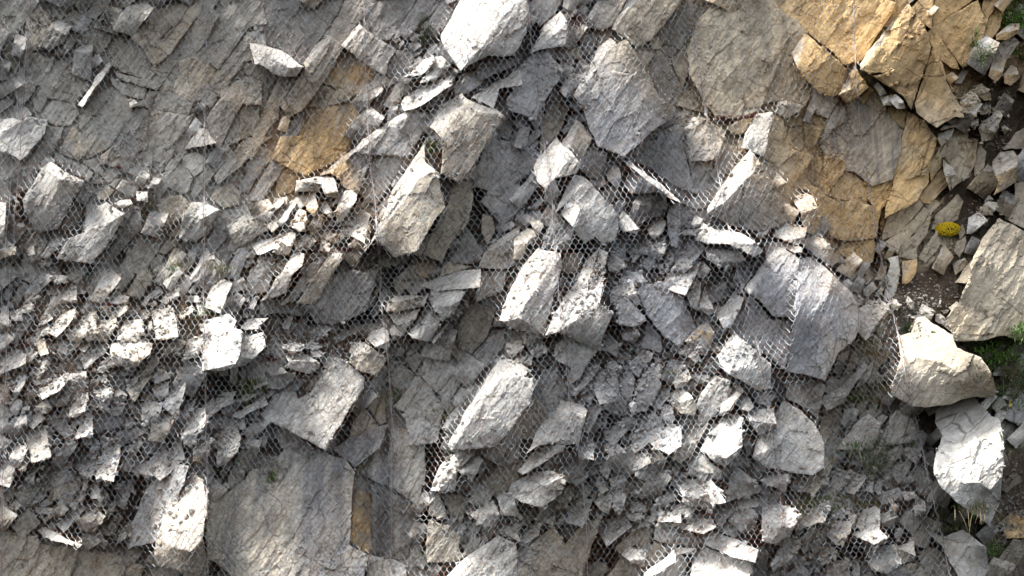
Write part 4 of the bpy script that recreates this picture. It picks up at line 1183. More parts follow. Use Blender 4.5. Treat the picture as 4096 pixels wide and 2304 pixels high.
SOIL = [(3700,1150,180,90),(4000,480,130,260),(3900,800,120,120),(4060,2000,90,330),(3760,1190,220,70),(3700,1690,70,60),(3390,2200,90,70),(3550,2150,60,40)]
DEBRIS = [(330,1270,330,110),(700,1330,170,170),(1240,1370,260,60),(300,1480,150,60),(820,1740,130,70),(3400,2010,170,60)]
def spots(px, py, L, soft=.5):
    w = np.zeros(np.shape(px))
    for x, y, rx, ry in L:
        q = np.sqrt(((px - x) / rx) ** 2 + ((py - y) / ry) ** 2) + .35 * fbm(px / 60, py / 60, 71, 3)
        w = np.maximum(w, np.clip((1.1 - q) / soft, 0, 1))
    return w
def walls(px, py):
    w = np.zeros(np.shape(px)); n = 60 * fbm(px / 120, py / 120, 55, 3)
    for x0, y0, x1, y1 in ((-600,-600,1480,1010),(2480,-600,3600,980),(1050,1530,1720,2900),(-600,2150,720,2900),(1700,1180,2080,1640),(3560,-600,3860,680),(2550,500,2900,800)):
        d = np.minimum(np.minimum(px - x0, x1 - px), np.minimum(py - y0, y1 - py)) + n
        w = np.maximum(w, np.clip(d / 50 + .5, 0, 1))
    return w
WALLG = walls(GPX, GPY)
RUBG = spots(GPX, GPY, RUBBLE, .3)
SOILG = spots(GPX, GPY, SOIL); DEBG = spots(GPX, GPY, DEBRIS)
def build_sheet():
    s = 8.0
    xs = np.arange(-480, 4581, s); ys = np.arange(-470, 2781, s)
    X, Y = np.meshgrid(xs, ys); X = X + rng.uniform(-.25, .25, X.shape) * s; Y = Y + rng.uniform(-.25, .25, Y.shape) * s
    a, b = strata(X, Y)
    soil = np.clip(sample(SOILG, X, Y) + sample(DEBG, X, Y), 0, 1)
    rel = .03 * facet(a * .12, b, 34, 41, 1.0) + .015 * facet(a * .16, b, 15, 51, 1.0) + .06 * facet(a * .45, b, 70, 5, .8) + .04 * facet(a * .5, b, 30, 15, 1.0) + .02 * facet(a, b, 14, 25, 1.4)
    rel = rel * (1 - .8 * soil) + soil * (.05 * fbm(X / 90, Y / 90, 8, 4) + .012 * fbm(X / 12, Y / 12, 9, 2))
    wl_ = sample(WALLG, X, Y)
    d = sample(BASEG, X, Y) + .06 - .05 * soil * (1 - wl_) - .05 * wl_ + rel * (1 - .6 * wl_) + sample(HOLEG, X, Y)
    V = to_world(X.ravel(), Y.ravel(), d.ravel())
    splat(X.ravel(), Y.ravel(), d.ravel())
    h, w = X.shape; i = (np.arange(h - 1)[:, None] * w + np.arange(w - 1)[None]).ravel()
    F = np.stack([i, i + w, i + w + 1, i + 1], 1)
    col = sample(TINTG, X.ravel(), Y.ravel()) * .85
    sw = sample(SOILG, X.ravel(), Y.ravel())[:, None]; dw = sample(DEBG, X.ravel(), Y.ravel())[:, None]
    col = col * (1 - sw) + sw * np.array((.075, .055, .038)) ; col = col * (1 - dw) + dw * np.array((.33, .25, .165))
    o = mesh_obj('cliff', V, F, ROCK, None, col, np.zeros(len(V)), origin=np.array((0., 0., 0.)))
    return tag(o, kind='structure')
CLIFF = build_sheet()

# ---------------------------------------------------------------- blocks that fill the wall between the traced ones
def auto_block(r, cx, cy, L, W, ang, kind):
    ca, sa = math.cos(ang), math.sin(ang)
    u = np.array((ca, -sa)); v = np.array((sa, ca)); c = np.array((cx, cy))
    j = lambda s: r.uniform(-s, s)
    A = c + u * (L * .5 + j(L * .12)) - v * (W * .5 + j(W * .15)); B = c + u * (L * .5 + j(L * .12)) + v * (W * .5 + j(W * .15))
    C = c - u * (L * .5 + j(L * .12)) + v * (W * .5 + j(W * .15)); D = c - u * (L * .5 + j(L * .12)) - v * (W * .5 + j(W * .15))
    k = r.uniform(.12, .4)
    if kind < .45:       # lit end on top
        E = A + (D - A) * k; G = B + (C - B) * min(.8, k * r.uniform(.6, 1.5))
        vs = [A, B, G, E, C, D]; fs = [('T', [0, 1, 2, 3]), ('F' if r.random() < .6 else 'S', [3, 2, 4, 5])]
    elif kind < .75:     # lit flank along the left
        E = A + (B - A) * k; G = D + (C - D) * k * r.uniform(.5, 1.4)
        vs = [A, E, G, D, B, C]; fs = [('T', [0, 1, 2, 3]), ('F', [1, 4, 5, 2])]
    else:
        M = A + (B - A) * .5 + u * W * r.uniform(.1, .3)
        vs = [A, M, B, C, D]; fs = [(r.choice(['F', 'F', 'T', 'S']), [0, 1, 2, 3, 4])]
    return [tuple(q) for q in vs], fs
AUTO = []
def fill():
    r = random.Random(3)
    for L0, tries in ((150, 900), (105, 2600), (70, 6000), (46, 12000), (30, 12000)):
        for _ in range(tries):
            x = r.uniform(-380, 4480); y = r.uniform(-380, 2680)
            inside = 0 <= x <= 4096 and 0 <= y <= 2304
            if inside and L0 > 110: continue
            if not inside and L0 < 90: continue
            if L0 < 60 and x > 3560: continue
            i = int((y - G0Y) / GC); j = int((x - G0X) / GC); q = max(1, int(L0 * .28 / GC))
            if COVER[max(i - q, 0):i + q + 1, max(j - q, 0):j + q + 1].mean() > (.15 if L0 > 50 else .3): continue
            if SOILG[i, j] > .3 and r.random() < .93: continue
            if DEBG[i, j] > .3 and r.random() < .8: continue
            if HOLEG[i, j] > .15: continue
            if 3480 < x and 500 < y < 1400 and r.random() < .6: continue
            rub = RUBG[i, j] > .4; wall = WALLG[i, j] > .5 and not rub
            if wall and inside and (L0 < 60 or r.random() < .3): continue
            L = L0 * r.uniform(.8, 1.35); W = L * r.uniform(.35, .75)
            vs, fs = auto_block(r, x, y, L, W, DIP + r.gauss(0, .55 if rub else .2), r.random())
            if rub: fs = [('T' if c == 'F' and r.random() < .45 else c, f) for c, f in fs]
            if wall: fs = [('F', f) for c, f in fs[:1]] if len(fs) == 1 else fs
            ol = outline(vs, fs); cover(ol)
            tint = r.choice(['c', 'g', None, None, 'g', 'w']) if rub else r.choice([None, None, None, 'g', 'd'])
            AUTO.append((L * W, vs, fs, (.02 + .10 * r.random()) if rub else .003 + .02 * r.random() if wall else (.005 + .05 * r.random() * min(1, L / 90)), ol, tint))
fill()

def streak_of(v):
    c = np.mean(np.array(v), 0)
    for x, y, rx, ry, s in ((1330,2030,420,260,.75),(3330,560,230,140,.9),(520,640,120,120,.6),(1320,560,140,200,.45),(2890,250,160,250,.45),(3780,1290,260,160,.0),(1300,1620,120,160,.5)):
        if ((c[0] - x) / rx) ** 2 + ((c[1] - y) / ry) ** 2 < 1: return s
    return 0.0

class Soup:
    """many small pieces joined into one mesh"""
    def __init__(s): s.V = []; s.F = []; s.C = []; s.n = 0
    def add(s, V, F, C):
        s.V.append(V); s.F.append(np.asarray(F) + s.n); s.C.append(C); s.n += len(V)
    def build(s, name, parent=None, mat=None, **kw):
        V = np.concatenate(s.V); C = np.concatenate(s.C)
        return mesh_obj(name, V, np.concatenate(s.F), mat or ROCK, parent, C, np.zeros(len(V)), **kw)

# every block and rock: how large it is decides whether it is an object of its own
blocks = [(r_['area'], r_['v'], r_['f'], r_['p'] if r_['p'] is not None else .01 + .03 * random.random(), r_['tint'], 2 if r_['lit_tint'] else 1) for r_ in RK if r_['kind'] == 'b']
autos = [(a, v, f, p, t, False) for a, v, f, p, ol, t in AUTO]
inview = lambda v: any(-20 <= q[0] <= 4116 and -20 <= q[1] <= 2324 for q in v)
allb = sorted([b for b in blocks + autos if inview(b[1])], key=lambda b: -b[0])
big, rest = allb[:296], allb[296:] + [b for b in autos if not inview(b[1])]
shp = [rock_shape(v, f, p, t, 100 + k, streak=streak_of(v), h=7 if a > 9000 else 6.5, shrink=-5.0 if tr else -1.0, wild=.10, own=.6, lit_tint=tr != 1) for k, (a, v, f, p, t, tr) in enumerate(big)]
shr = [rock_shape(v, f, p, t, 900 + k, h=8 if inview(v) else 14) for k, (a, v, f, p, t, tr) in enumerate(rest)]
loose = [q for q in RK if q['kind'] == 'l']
shl = [rock_shape(q['v'], q['f'], (q['p'] if q['p'] is not None else .08) + .05, q['tint'], 3000 + k, h=6.5 if q['area'] > 6000 else 5.0, streak=streak_of(q['v']), wild=.05, shrink=-2.0, lit_tint=q['lit_tint']) for k, q in enumerate(loose)]
log('shapes')
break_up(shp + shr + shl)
log('broken')
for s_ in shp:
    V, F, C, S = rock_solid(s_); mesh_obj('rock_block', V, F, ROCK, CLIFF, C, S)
soup = Soup()
for s_ in shr:
    V, F, C, S = rock_solid(s_); soup.add(V, F, C)
if soup.n: tag(soup.build('small_rock_blocks', CLIFF), kind='stuff')
log('blocks %d %d' % (len(big), len(rest)))

# ---------------------------------------------------------------- loose rocks
ZONES = [  # photo x, y and words for the place
 (250,150,'in the upper left bedrock'),(700,800,'in the grey bedrock above the left debris ledge'),(150,1000,'at the left foot of the bedrock'),
 (300,1270,'on the left debris ledge'),(800,1300,'on the debris ledge below the grass tufts'),(200,1560,'in the broken rubble at the left'),(550,1600,'in the rubble below the cracked pale boulder'),
 (800,1680,'in the rubble beside the dark hollow'),(250,1850,'in the dark rubble left of the bulging cream boulder'),(560,1950,'in the dark rubble left of the bulging cream boulder'),
 (860,1800,'above the bulging cream boulder'),(1250,830,'below the white-topped box-shaped stone'),(1300,980,'on the overhanging slab stack'),(1150,1400,'on the small debris ledge'),
 (1300,1560,'around the long flat bedrock slab'),(1600,1330,'in the small stack right of the net seam'),(2120,930,'under the big pale leaning boulder'),(2500,850,'around the rounded dark boulder'),
 (2800,1000,'around the long pale tilted slab'),(2550,1080,'in the rubble below the rounded dark boulder'),(2120,1420,'in the gap below the white slabs'),(2450,1450,'in the fractured heap below the white slabs'),
 (2750,1400,'around the rust-orange stone'),(2700,1600,'in the heap below the ridged light grey block'),(2900,1700,'beside the tall pale block'),(2250,1950,'in the lower rubble heap'),
 (2500,1900,'in the lower rubble heap'),(2750,2000,'on the stacked flat stones'),(3000,1900,'beside the blocky pale boulder'),(3300,1950,'on the lower right slope below the shrubs'),
 (3550,2050,'on the lower right slope'),(3980,350,'in the dark soil gully'),(3870,500,'beside the fin-shaped boulder'),(3950,850,'in the gully above the yellow flowers'),(3600,1250,'on the bare soil right of the domed boulder'),
 (3550,450,'below the tall pointed boulder'),(1850,300,'on the rubble ridge'),(3400,1550,'left of the huge cream-topped boulder'),(1850,1450,'in the brown bedrock of the centre')]
TW = {'c': 'pale', 'w': 'tan', 'o': 'rust-stained', 'd': 'dark grey', 'g': 'light grey', None: 'grey'}
frag = sorted([r_ for r_ in RK if r_['kind'] == 'l' and not r_['lab']], key=lambda q: -q['area'])
def frag_words(v, area, tint):
    P = np.array(v); c = P.mean(0); q = P - c
    w = np.linalg.eigvalsh(q.T @ q / len(P)); el = math.sqrt(w[1] / max(w[0], 1e-6))
    shape = 'shard' if el > 2.3 else 'slab' if el > 1.6 else 'block'
    size = 'large' if area > 9000 else 'medium' if area > 3500 else 'small' if area > 1200 else 'tiny'
    z = min(ZONES, key=lambda s: (s[0] - c[0]) ** 2 + (s[1] - c[1]) ** 2)[2]
    return f'{size} {TW[tint]} angular rock {shape} {z}', z
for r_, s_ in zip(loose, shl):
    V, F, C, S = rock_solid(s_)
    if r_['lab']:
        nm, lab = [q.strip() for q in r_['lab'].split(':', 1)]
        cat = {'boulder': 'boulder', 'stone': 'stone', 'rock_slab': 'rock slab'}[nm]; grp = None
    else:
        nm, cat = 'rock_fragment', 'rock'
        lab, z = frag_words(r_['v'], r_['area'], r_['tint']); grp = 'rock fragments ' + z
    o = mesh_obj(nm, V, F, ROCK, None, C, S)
    tag(o, lab, cat, grp)
log('loose')
# ---------------------------------------------------------------- small stones
def stone_template(r):
    """an angular chip: a box cut by random planes (convex hull of its cut corners)"""
    import bmesh
    bm = bmesh.new(); bmesh.ops.create_cube(bm, size=2.0)
    for _ in range(5):
        n = Vector((r.gauss(0, 1), r.gauss(0, 1), r.gauss(0, 1))).normalized()
        g = bmesh.ops.bisect_plane(bm, geom=bm.verts[:] + bm.edges[:] + bm.faces[:], plane_co=n * r.uniform(.75, 1.1), plane_no=n, clear_outer=True)
        es = [e for e in g['geom_cut'] if isinstance(e, bmesh.types.BMEdge)]
        if es: bmesh.ops.edgeloop_fill(bm, edges=es)
    bmesh.ops.triangulate(bm, faces=bm.faces[:])
    bm.verts.index_update()
    V = np.array([tuple(v.co) for v in bm.verts]); F = np.array([[v.index for v in f.verts] for f in bm.faces]); bm.free()
    return V, F
TEM = [stone_template(random.Random(50 + k)) for k in range(24)]
STONEZ = [  # zone x, y, rx, ry, count, size range px, tint
 (330,1270,360,130,620,(5,17),'w'),(700,1320,190,200,520,(5,17),'w'),(250,1480,240,140,420,(6,22),'c'),(450,1680,430,260,900,(7,26),None),(400,1950,350,220,600,(8,26),None),
 (1240,1370,280,80,520,(5,18),'c'),(880,1760,130,80,240,(6,20),'c'),(1450,1000,110,90,160,(6,18),'c'),(1200,930,260,130,260,(6,20),None),(2330,1180,260,200,420,(7,22),None),
 (2650,1060,260,130,360,(7,22),None),(2450,1500,230,130,500,(6,20),None),(2520,1680,200,140,360,(8,26),None),(2200,1420,160,110,280,(6,20),'c'),(2820,1420,190,110,420,(6,18),None),
 (2400,1950,220,200,620,(8,26),None),(2750,1980,280,180,420,(7,24),'c'),(3350,1980,240,130,560,(6,22),'c'),(3300,2180,230,120,300,(8,24),'w'),(3550,1900,160,120,200,(6,20),'c'),
 (3620,1230,200,130,420,(4,14),'c'),(3780,1180,240,80,300,(3,9),'d'),(3880,420,90,120,160,(5,16),'w'),(3960,860,90,60,120,(5,14),'w'),(3950,500,110,200,200,(6,22),'w'),(1720,330,180,200,140,(6,20),'c'),
 (2280,250,90,120,120,(6,18),None),(2780,470,150,60,160,(5,16),None),(3350,620,120,30,80,(5,14),'w'),(3420,960,110,40,120,(5,14),'w'),(560,570,300,120,80,(5,14),None),(500,720,250,90,160,(5,14),'c'),
 (200,1100,200,120,240,(6,20),None),(1800,1900,160,280,300,(7,24),None),(2100,2150,160,120,160,(7,22),None),(4040,2050,80,240,260,(5,14),'d'),(1900,1270,240,50,140,(6,18),'c'),(2000,600,120,60,80,(5,16),'c')]
def stone_mesh(r, x, y, s, tint, seat=.35):
    V, F = TEM[r.integers(len(TEM))]
    sc = np.array([1.0, r.uniform(.5, .9), r.uniform(.28, .8)]) * s / PXM * .5
    a, b, c = r.uniform(0, 6.28), r.normal(0, .5), r.normal(0, .5)
    Q = V * sc
    def rot(Q, ax, t):
        i, j = [(1, 2), (2, 0), (0, 1)][ax]; o = Q.copy(); o[:, i] = Q[:, i] * math.cos(t) - Q[:, j] * math.sin(t); o[:, j] = Q[:, i] * math.sin(t) + Q[:, j] * math.cos(t); return o
    Q = rot(rot(rot(Q, 2, a), 0, b), 1, c)
    d = zat(x, y) - s / PXM * seat * .5
    ctr = to_world(np.array([x]), np.array([y]), np.array([d]))[0]
    col = TINTG[int((y - G0Y) / GC), int((x - G0X) / GC)]
    if tint: col = col * .35 + np.array(TINT[tint]) * .65
    col = col * r.uniform(.75, 1.25)
    return Q + ctr, F, np.repeat(col[None], len(V), 0), d
cand = []
for zx, zy, rx, ry, n, (s0, s1), t in STONEZ:
    for _ in range(n):
        q = rng.normal(0, .5, 2)
        if abs(q[0]) > 1.1 or abs(q[1]) > 1.1: continue
        x, y = zx + q[0] * rx, zy + q[1] * ry
        if not (-60 < x < 4150 and -60 < y < 2360): continue
        i = int((y - G0Y) / GC); j = int((x - G0X) / GC)
        # stones stay where something holds them: a gap, a ledge or a slope that climbs away from the camera
        slope = ZB[max(i - 3, 0), j] - ZB[min(i + 3, GH - 1), j]
        if COVER[i, j] and slope < .05: continue
        cand.append((s0 + (s1 - s0) * rng.random() ** 1.8, x, y, t))
# wherever the traced rocks leave the sheet open
for _ in range(9000):
    x, y = rng.uniform(0, 4096), rng.uniform(0, 2304)
    i = int((y - G0Y) / GC); j = int((x - G0X) / GC)
    if COVER[i, j] or HOLEG[i, j] > .2: continue
    if x > 3600 and rng.random() < .75: continue
    cand.append((rng.uniform(6, 20), x, y, None))
cand.sort(key=lambda c: -c[0])
NF = max(0, 296 - len(frag))
soup = Soup(); placed = 0
for k, (s, x, y, t) in enumerate(cand):
    V, F, C, d = stone_mesh(rng, x, y, s, t)
    if k < NF:
        lab, z = frag_words([(x - s, y), (x, y - s * .6), (x + s, y), (x, y + s * .6)], 700, t)
        o = mesh_obj('rock_fragment', V, F, ROCK, None, C, np.zeros(len(V)))
        tag(o, lab.replace('tiny', 'tiny loose').replace(' rock slab', ' stone chip'), 'rock', 'rock fragments ' + z)
    else:
        soup.add(V, F, C)
tag(soup.build('rubble', None), 'small broken grey and tan stone chips filling ledges and cracks', 'rubble', kind='stuff')
log('stones %d' % len(cand))
# ---------------------------------------------------------------- rockfall net
def minf(A, r):
    B = A.copy()
    for ax in (0, 1):
        C = B.copy()
        for s in range(1, r + 1):
            for sg in (1, -1):
                sh = np.roll(B, sg * s, ax)
                C = np.minimum(C, sh)
        B = C
    return B
def blur(A, r):
    for ax in (0, 1):
        B = np.zeros_like(A)
        for s in range(-r, r + 1): B += np.roll(A, s, ax)
        A = B / (2 * r + 1)
    return A
SB = np.where(ZB > 50, blur(np.where(ZB > 50, 0, ZB), 2), ZB)
opened = -minf(-minf(SB, 9), 9)                 # bridges gaps narrower than about 40 cm
NET = np.minimum(blur(blur(opened, 3), 3), minf(SB, 1) - .004) - .012
NET = np.minimum(blur(NET, 1), minf(SB, 1) - .006)
def netd(px, py):
    u = (np.asarray(px) - G0X) / GC - .5; v = (np.asarray(py) - G0Y) / GC - .5
    u = np.clip(u, 0, GW - 2.001); v = np.clip(v, 0, GH - 2.001); i = v.astype(int); j = u.astype(int); fu = u - j; fv = v - i
    return (NET[i, j] * (1 - fu) + NET[i, j + 1] * fu) * (1 - fv) + (NET[i + 1, j] * (1 - fu) + NET[i + 1, j + 1] * fu) * fv

def net_material():
    m, nt, p = new_mat('galvanised_wire'); L = nt.links.new
    att = N(nt, 'ShaderNodeAttribute', attribute_name='tint')
    L(att.outputs['Color'], p.inputs['Base Color']); p.inputs['Roughness'].default_value = .6; p.inputs['Metallic'].default_value = 0.0
    return m
WIRE = net_material()
def tubes(A, B, rad, n=3):
    """prisms from A to B (k,3) of radius rad (k,)"""
    t = B - A; ln = np.linalg.norm(t, axis=1, keepdims=True); t = t / np.maximum(ln, 1e-9)
    up = np.where(np.abs(t[:, [1]]) > .9, np.array([[1., 0, 0]]), np.array([[0., 1, 0]]))
    s = np.cross(t, up); s /= np.maximum(np.linalg.norm(s, axis=1, keepdims=True), 1e-9); u = np.cross(s, t)
    ring = []
    for P in (A, B):
        for q in range(n):
            a = 2 * math.pi * q / n + .5
            ring.append(P + (s * math.cos(a) + u * math.sin(a)) * rad[:, None])
    V = np.stack(ring, 1).reshape(-1, 3)
    k = np.arange(len(A))[:, None] * (2 * n)
    F = []
    for q in range(n):
        q2 = (q + 1) % n
        F.append(np.concatenate([k + q, k + q2, k + n + q2, k + n + q], 1))
    return V, np.concatenate(F)
HW, RP = 24.0, 19.0
# panel seams in photo pixels, top to bottom
SEAMS = [
 [(-260,-200),(-260,2500)],
 [(128,-200),(122,20),(85,500),(58,900),(35,1200),(20,1450),(10,1900),(5,2500)],
 [(832,-200),(828,0),(820,480),(815,900),(815,1200),(822,1600),(832,2304),(834,2500)],
 [(1450,-200),(1455,0),(1465,400),(1478,600),(1510,900),(1530,1250),(1560,1500),(1568,1728),(1562,2304),(1560,2500)],
 [(2085,-200),(2110,20),(2140,300),(2175,560),(2210,800),(2230,1100),(2265,1400),(2280,1620),(2320,1850),(2345,2100),(2352,2304),(2355,2500)],
 [(2745,-200),(2755,0),(2800,300),(2830,480),(2870,680),(2905,850),(2955,1100),(3000,1250),(3055,1500),(3085,1700),(3120,1950),(3140,2304),(3145,2500)],
 [(3412,-200),(3414,0),(3425,300),(3436,480),(3470,700),(3502,900),(3530,1060),(3562,1200),(3610,1420),(3645,1600),(3700,1850),(3745,2050),(3800,2304),(3840,2500)]]
def seam_x(k, y):
    s = np.array(SEAMS[k]); return np.interp(y, s[:, 1], s[:, 0])
def warp(x, y):
    wx = 9 * fbm(x / 160, y / 160, 91, 3) + 3.0 * vnoise(x / 21, y / 21, 95); wy = 9 * fbm(x / 170, y / 170, 93, 3) + 3.0 * vnoise(x / 23, y / 23, 97)
    return x + wx * 1.4, y + wy * 1.4
PANEL_LABEL = ['hexagonal wire rockfall net strip left of the far left support cable',
 'hexagonal wire rockfall net panel draped over the upper left bedrock and left rubble',
 'hexagonal wire rockfall net panel draped over the orange bedrock and overhanging slab stack',
 'hexagonal wire rockfall net panel draped over the smooth white slab and central ridge',
 'hexagonal wire rockfall net panel draped over the huge grey boulder and fractured heap',
 'hexagonal wire rockfall net panel draped over the domed boulder with its free right edge']
SILVER = np.array((.30, .31, .32)); RUST = np.array((.13, .065, .038))
for k in range(6):
    rows = int((2420 + 60) / RP); ys = -60 + np.arange(rows) * RP
    ids = {}; PX = []; PY = []
    def vert(c, y):
        """c: half-columns from the left seam, y: pixel height"""
        key = (c, round(y, 2))
        if key not in ids:
            ids[key] = len(PX)
            # the net hangs from its own seams: follow the mean of both
            x0 = seam_x(k, 500) if k else -140
            lean = ((seam_x(k, y) - seam_x(k, 500)) + (seam_x(k + 1, y) - seam_x(k + 1, 500))) * .5
            PX.append(x0 + lean + c * HW / 2); PY.append(y)
        return ids[key]
    E = []; KIND = []
    q = RP * .30
    ncol = int((max(p[0] for p in SEAMS[k + 1]) - min(p[0] for p in SEAMS[k])) / HW) + 14
    for r_i, y in enumerate(ys):
        off = r_i % 2
        for c in range(-14, ncol):
            xc = 2 * c + off                          # upright twist at this half-column
            a = vert(xc, y - q * .6); b = vert(xc, y + q * .6)
            E.append((a, b)); KIND.append(0)
            y2 = ys[r_i] + RP
            l = vert(xc - 1, y2 - q * .6); rr = vert(xc + 1, y2 - q * .6)
            E.append((b, l)); KIND.append(1); E.append((b, rr)); KIND.append(2)
    PX = np.array(PX); PY = np.array(PY); E = np.array(E); KIND = np.array(KIND)
    X, Y = warp(PX, PY)
    mx = (X[E[:, 0]] + X[E[:, 1]]) / 2; my = (Y[E[:, 0]] + Y[E[:, 1]]) / 2
    lo = seam_x(k, my) - 10; hi = seam_x(k + 1, my) + 12
    keep = (mx > lo) & (mx < hi) & (mx > -130) & (my > -90) & (my < 2400)
    keep &= rng.random(len(mx)) > .004
    E = E[keep]; KIND = KIND[keep]; mx = mx[keep]; my = my[keep]
    W3 = to_world(X, Y, netd(X, Y) - .003 * k)
    rad = np.where(KIND == 0, .0030, .0022)
    V, F = tubes(W3[E[:, 0]], W3[E[:, 1]], rad)
    lowf = fbm(mx / 300, my / 300, 12, 3) + .5 * vnoise(mx / 40, my / 40, 13)
    thr = np.array([.12, .72, .34])[KIND] + .55 * lowf
    ru = (rng.random(len(KIND)) < thr)
    col = np.where(ru[:, None], RUST, SILVER) * rng.uniform(.8, 1.2, (len(KIND), 1))
    root = bpy.data.objects.new('rockfall_net', None); root.location = W3[E[:, 0]].mean(0) * (1, 1, 0) + np.array((0, 0, float(W3[E[:, 0]][:, 2].min()))); link(root)
    tag(root, PANEL_LABEL[k], 'net', 'rockfall net panels')
    tag(mesh_obj('wire_mesh', V, F, WIRE, root, np.repeat(col, 6, 0)), kind='stuff')
    # selvedge wire along the right seam of the panel: a few loose strands wound together
    if k < 6:
        for sidx in range(3):
            yy = np.arange(-70, 2390, 13.0); xx = seam_x(k + 1, yy) + 5 * vnoise(yy / 30 + sidx * 9, yy * 0 + sidx, 5) + (4 + 3 * sidx) * vnoise(yy / 90, yy * 0 + sidx * 3, 6)
            if k == 0 and sidx == 2: xx = xx - 25
            P3 = to_world(xx, yy, netd(xx, yy) - .006 - .003 * sidx)
            Vt, Ft = tubes(P3[:-1], P3[1:], np.full(len(P3) - 1, .0030 if sidx == 0 else .0022))
            base_c = SILVER if (sidx + k) % 3 else RUST * 1.2
            cc = base_c * rng.uniform(.8, 1.15, (len(P3) - 1, 1)) * np.ones((1, 3))
            mesh_obj('selvedge_wire', Vt, Ft, WIRE, root, np.repeat(cc, 6, 0))
log('net')
# ---------------------------------------------------------------- plants
M_GRASS = plain_mat('grass_blade', (.10, .15, .035), .6, .4, 30)
M_DRY = plain_mat('dry_grass', (.30, .24, .13), .8, .3, 30)
M_SILV = plain_mat('silvery_leaf', (.27, .34, .27), .7, .25, 40)
M_SHRUB = plain_mat('shrub_leaf', (.055, .095, .022), .65, .5, 20)
M_BRIGHT = plain_mat('bright_leaf', (.10, .20, .03), .55, .45, 25)
M_RED = plain_mat('red_stonecrop', (.16, .035, .03), .7, .5, 40)
M_YEL = plain_mat('yellow_petal', (.75, .58, .02), .6, .15, 40)
M_TWIG = plain_mat('twig_bark', (.13, .095, .065), .85, .35, 30)

def anchor(px, py, out=.02):
    d = zat(px, py) - out
    return to_world(np.array([px]), np.array([py]), np.array([d]))[0]
def blade(r, p0, dirv, length, width, bend, seg=4, taper=True, cup=None):
    """a curved leaf: strip of seg quads that bends over (towards -z)"""
    t = np.linspace(0, 1, seg + 1)
    side = np.cross(dirv, (0, 0, 1.)); n = np.linalg.norm(side)
    side = side / n if n > .05 else np.array((1., 0, 0))
    ctr = p0 + dirv[None] * (t * length)[:, None] + np.array((0, 0, -1.))[None] * (bend * length * t ** 2)[:, None]
    w = width * (np.sin(np.clip(t * 2.6 + .5, 0, 3.1)) if cup else (1 - t ** 1.6 * .95))
    V = np.concatenate([ctr - side * w[:, None] * .5, ctr + side * w[:, None] * .5])
    m = seg + 1; i = np.arange(seg)
    F = np.stack([i, i + 1, m + i + 1, m + i], 1)
    return V, F
class Leaves:
    def __init__(s): s.V = []; s.F = []; s.n = 0
    def add(s, VF):
        V, F = VF; s.V.append(V); s.F.append(F + s.n); s.n += len(V)
    def build(s, name, mat, parent): return mesh_obj(name, np.concatenate(s.V), np.concatenate(s.F), mat, parent)
def rootobj(name, loc, label, cat, group=None):
    e = bpy.data.objects.new(name, None); e.location = loc; link(e); return tag(e, label, cat, group)
def unit(v): return v / (np.linalg.norm(v) + 1e-9)
def grass(px, py, h, n, label, spread=.35, dry=.3, seed=0):
    r = np.random.default_rng(seed); a = anchor(px, py)
    root = rootobj('grass_tuft', a, label, 'grass', 'grass tufts on the cliff')
    for nm, m, cnt in (('blades', M_GRASS, int(n * (1 - dry))), ('dry_blades', M_DRY, int(n * dry))):
        if cnt < 3: continue
        L = Leaves()
        for _ in range(cnt):
            o = np.array((r.normal(0, .05 + h * .18), r.uniform(-.03, .01), r.normal(0, .02)))
            dv = unit(np.array((r.normal(0, spread), -.35 - abs(r.normal(0, spread)), 1.0 if r.random() < .85 else -.2)))
            L.add(blade(r, a + o, dv, h * r.uniform(.5, 1.15), .006, r.uniform(.1, .75)))
        L.build(nm, m, root)
def rosette(px, py, rad, n, label, seed=0):
    r = np.random.default_rng(seed); a = anchor(px, py, .03)
    root = rootobj('rosette_plant', a, label, 'plant', 'silvery rosette plants')
    L = Leaves()
    for h in range(max(1, int(rad / .05))):
        c = a + np.array((r.normal(0, rad * .35), -rad * .25, r.normal(0, rad * .3)))
        for q in range(n):
            an = r.uniform(0, 6.28); el = r.uniform(.1, 1.2)
            dv = unit(np.array((math.cos(an) * math.cos(el), -math.sin(el) - .25, math.sin(an) * math.cos(el) + .25)))
            L.add(blade(r, c, dv, rad * r.uniform(.45, .85), rad * .17, r.uniform(0, .35), 4, cup=True))
    L.build('leaves', M_SILV, root)
    L = Leaves()
    for q in range(14):
        dv = unit(np.array((r.normal(0, .5), -.4, r.normal(-.6, .4)))); L.add(blade(r, a, dv, rad * r.uniform(.5, 1.0), .006, .4))
    L.build('dry_leaves', M_DRY, root)
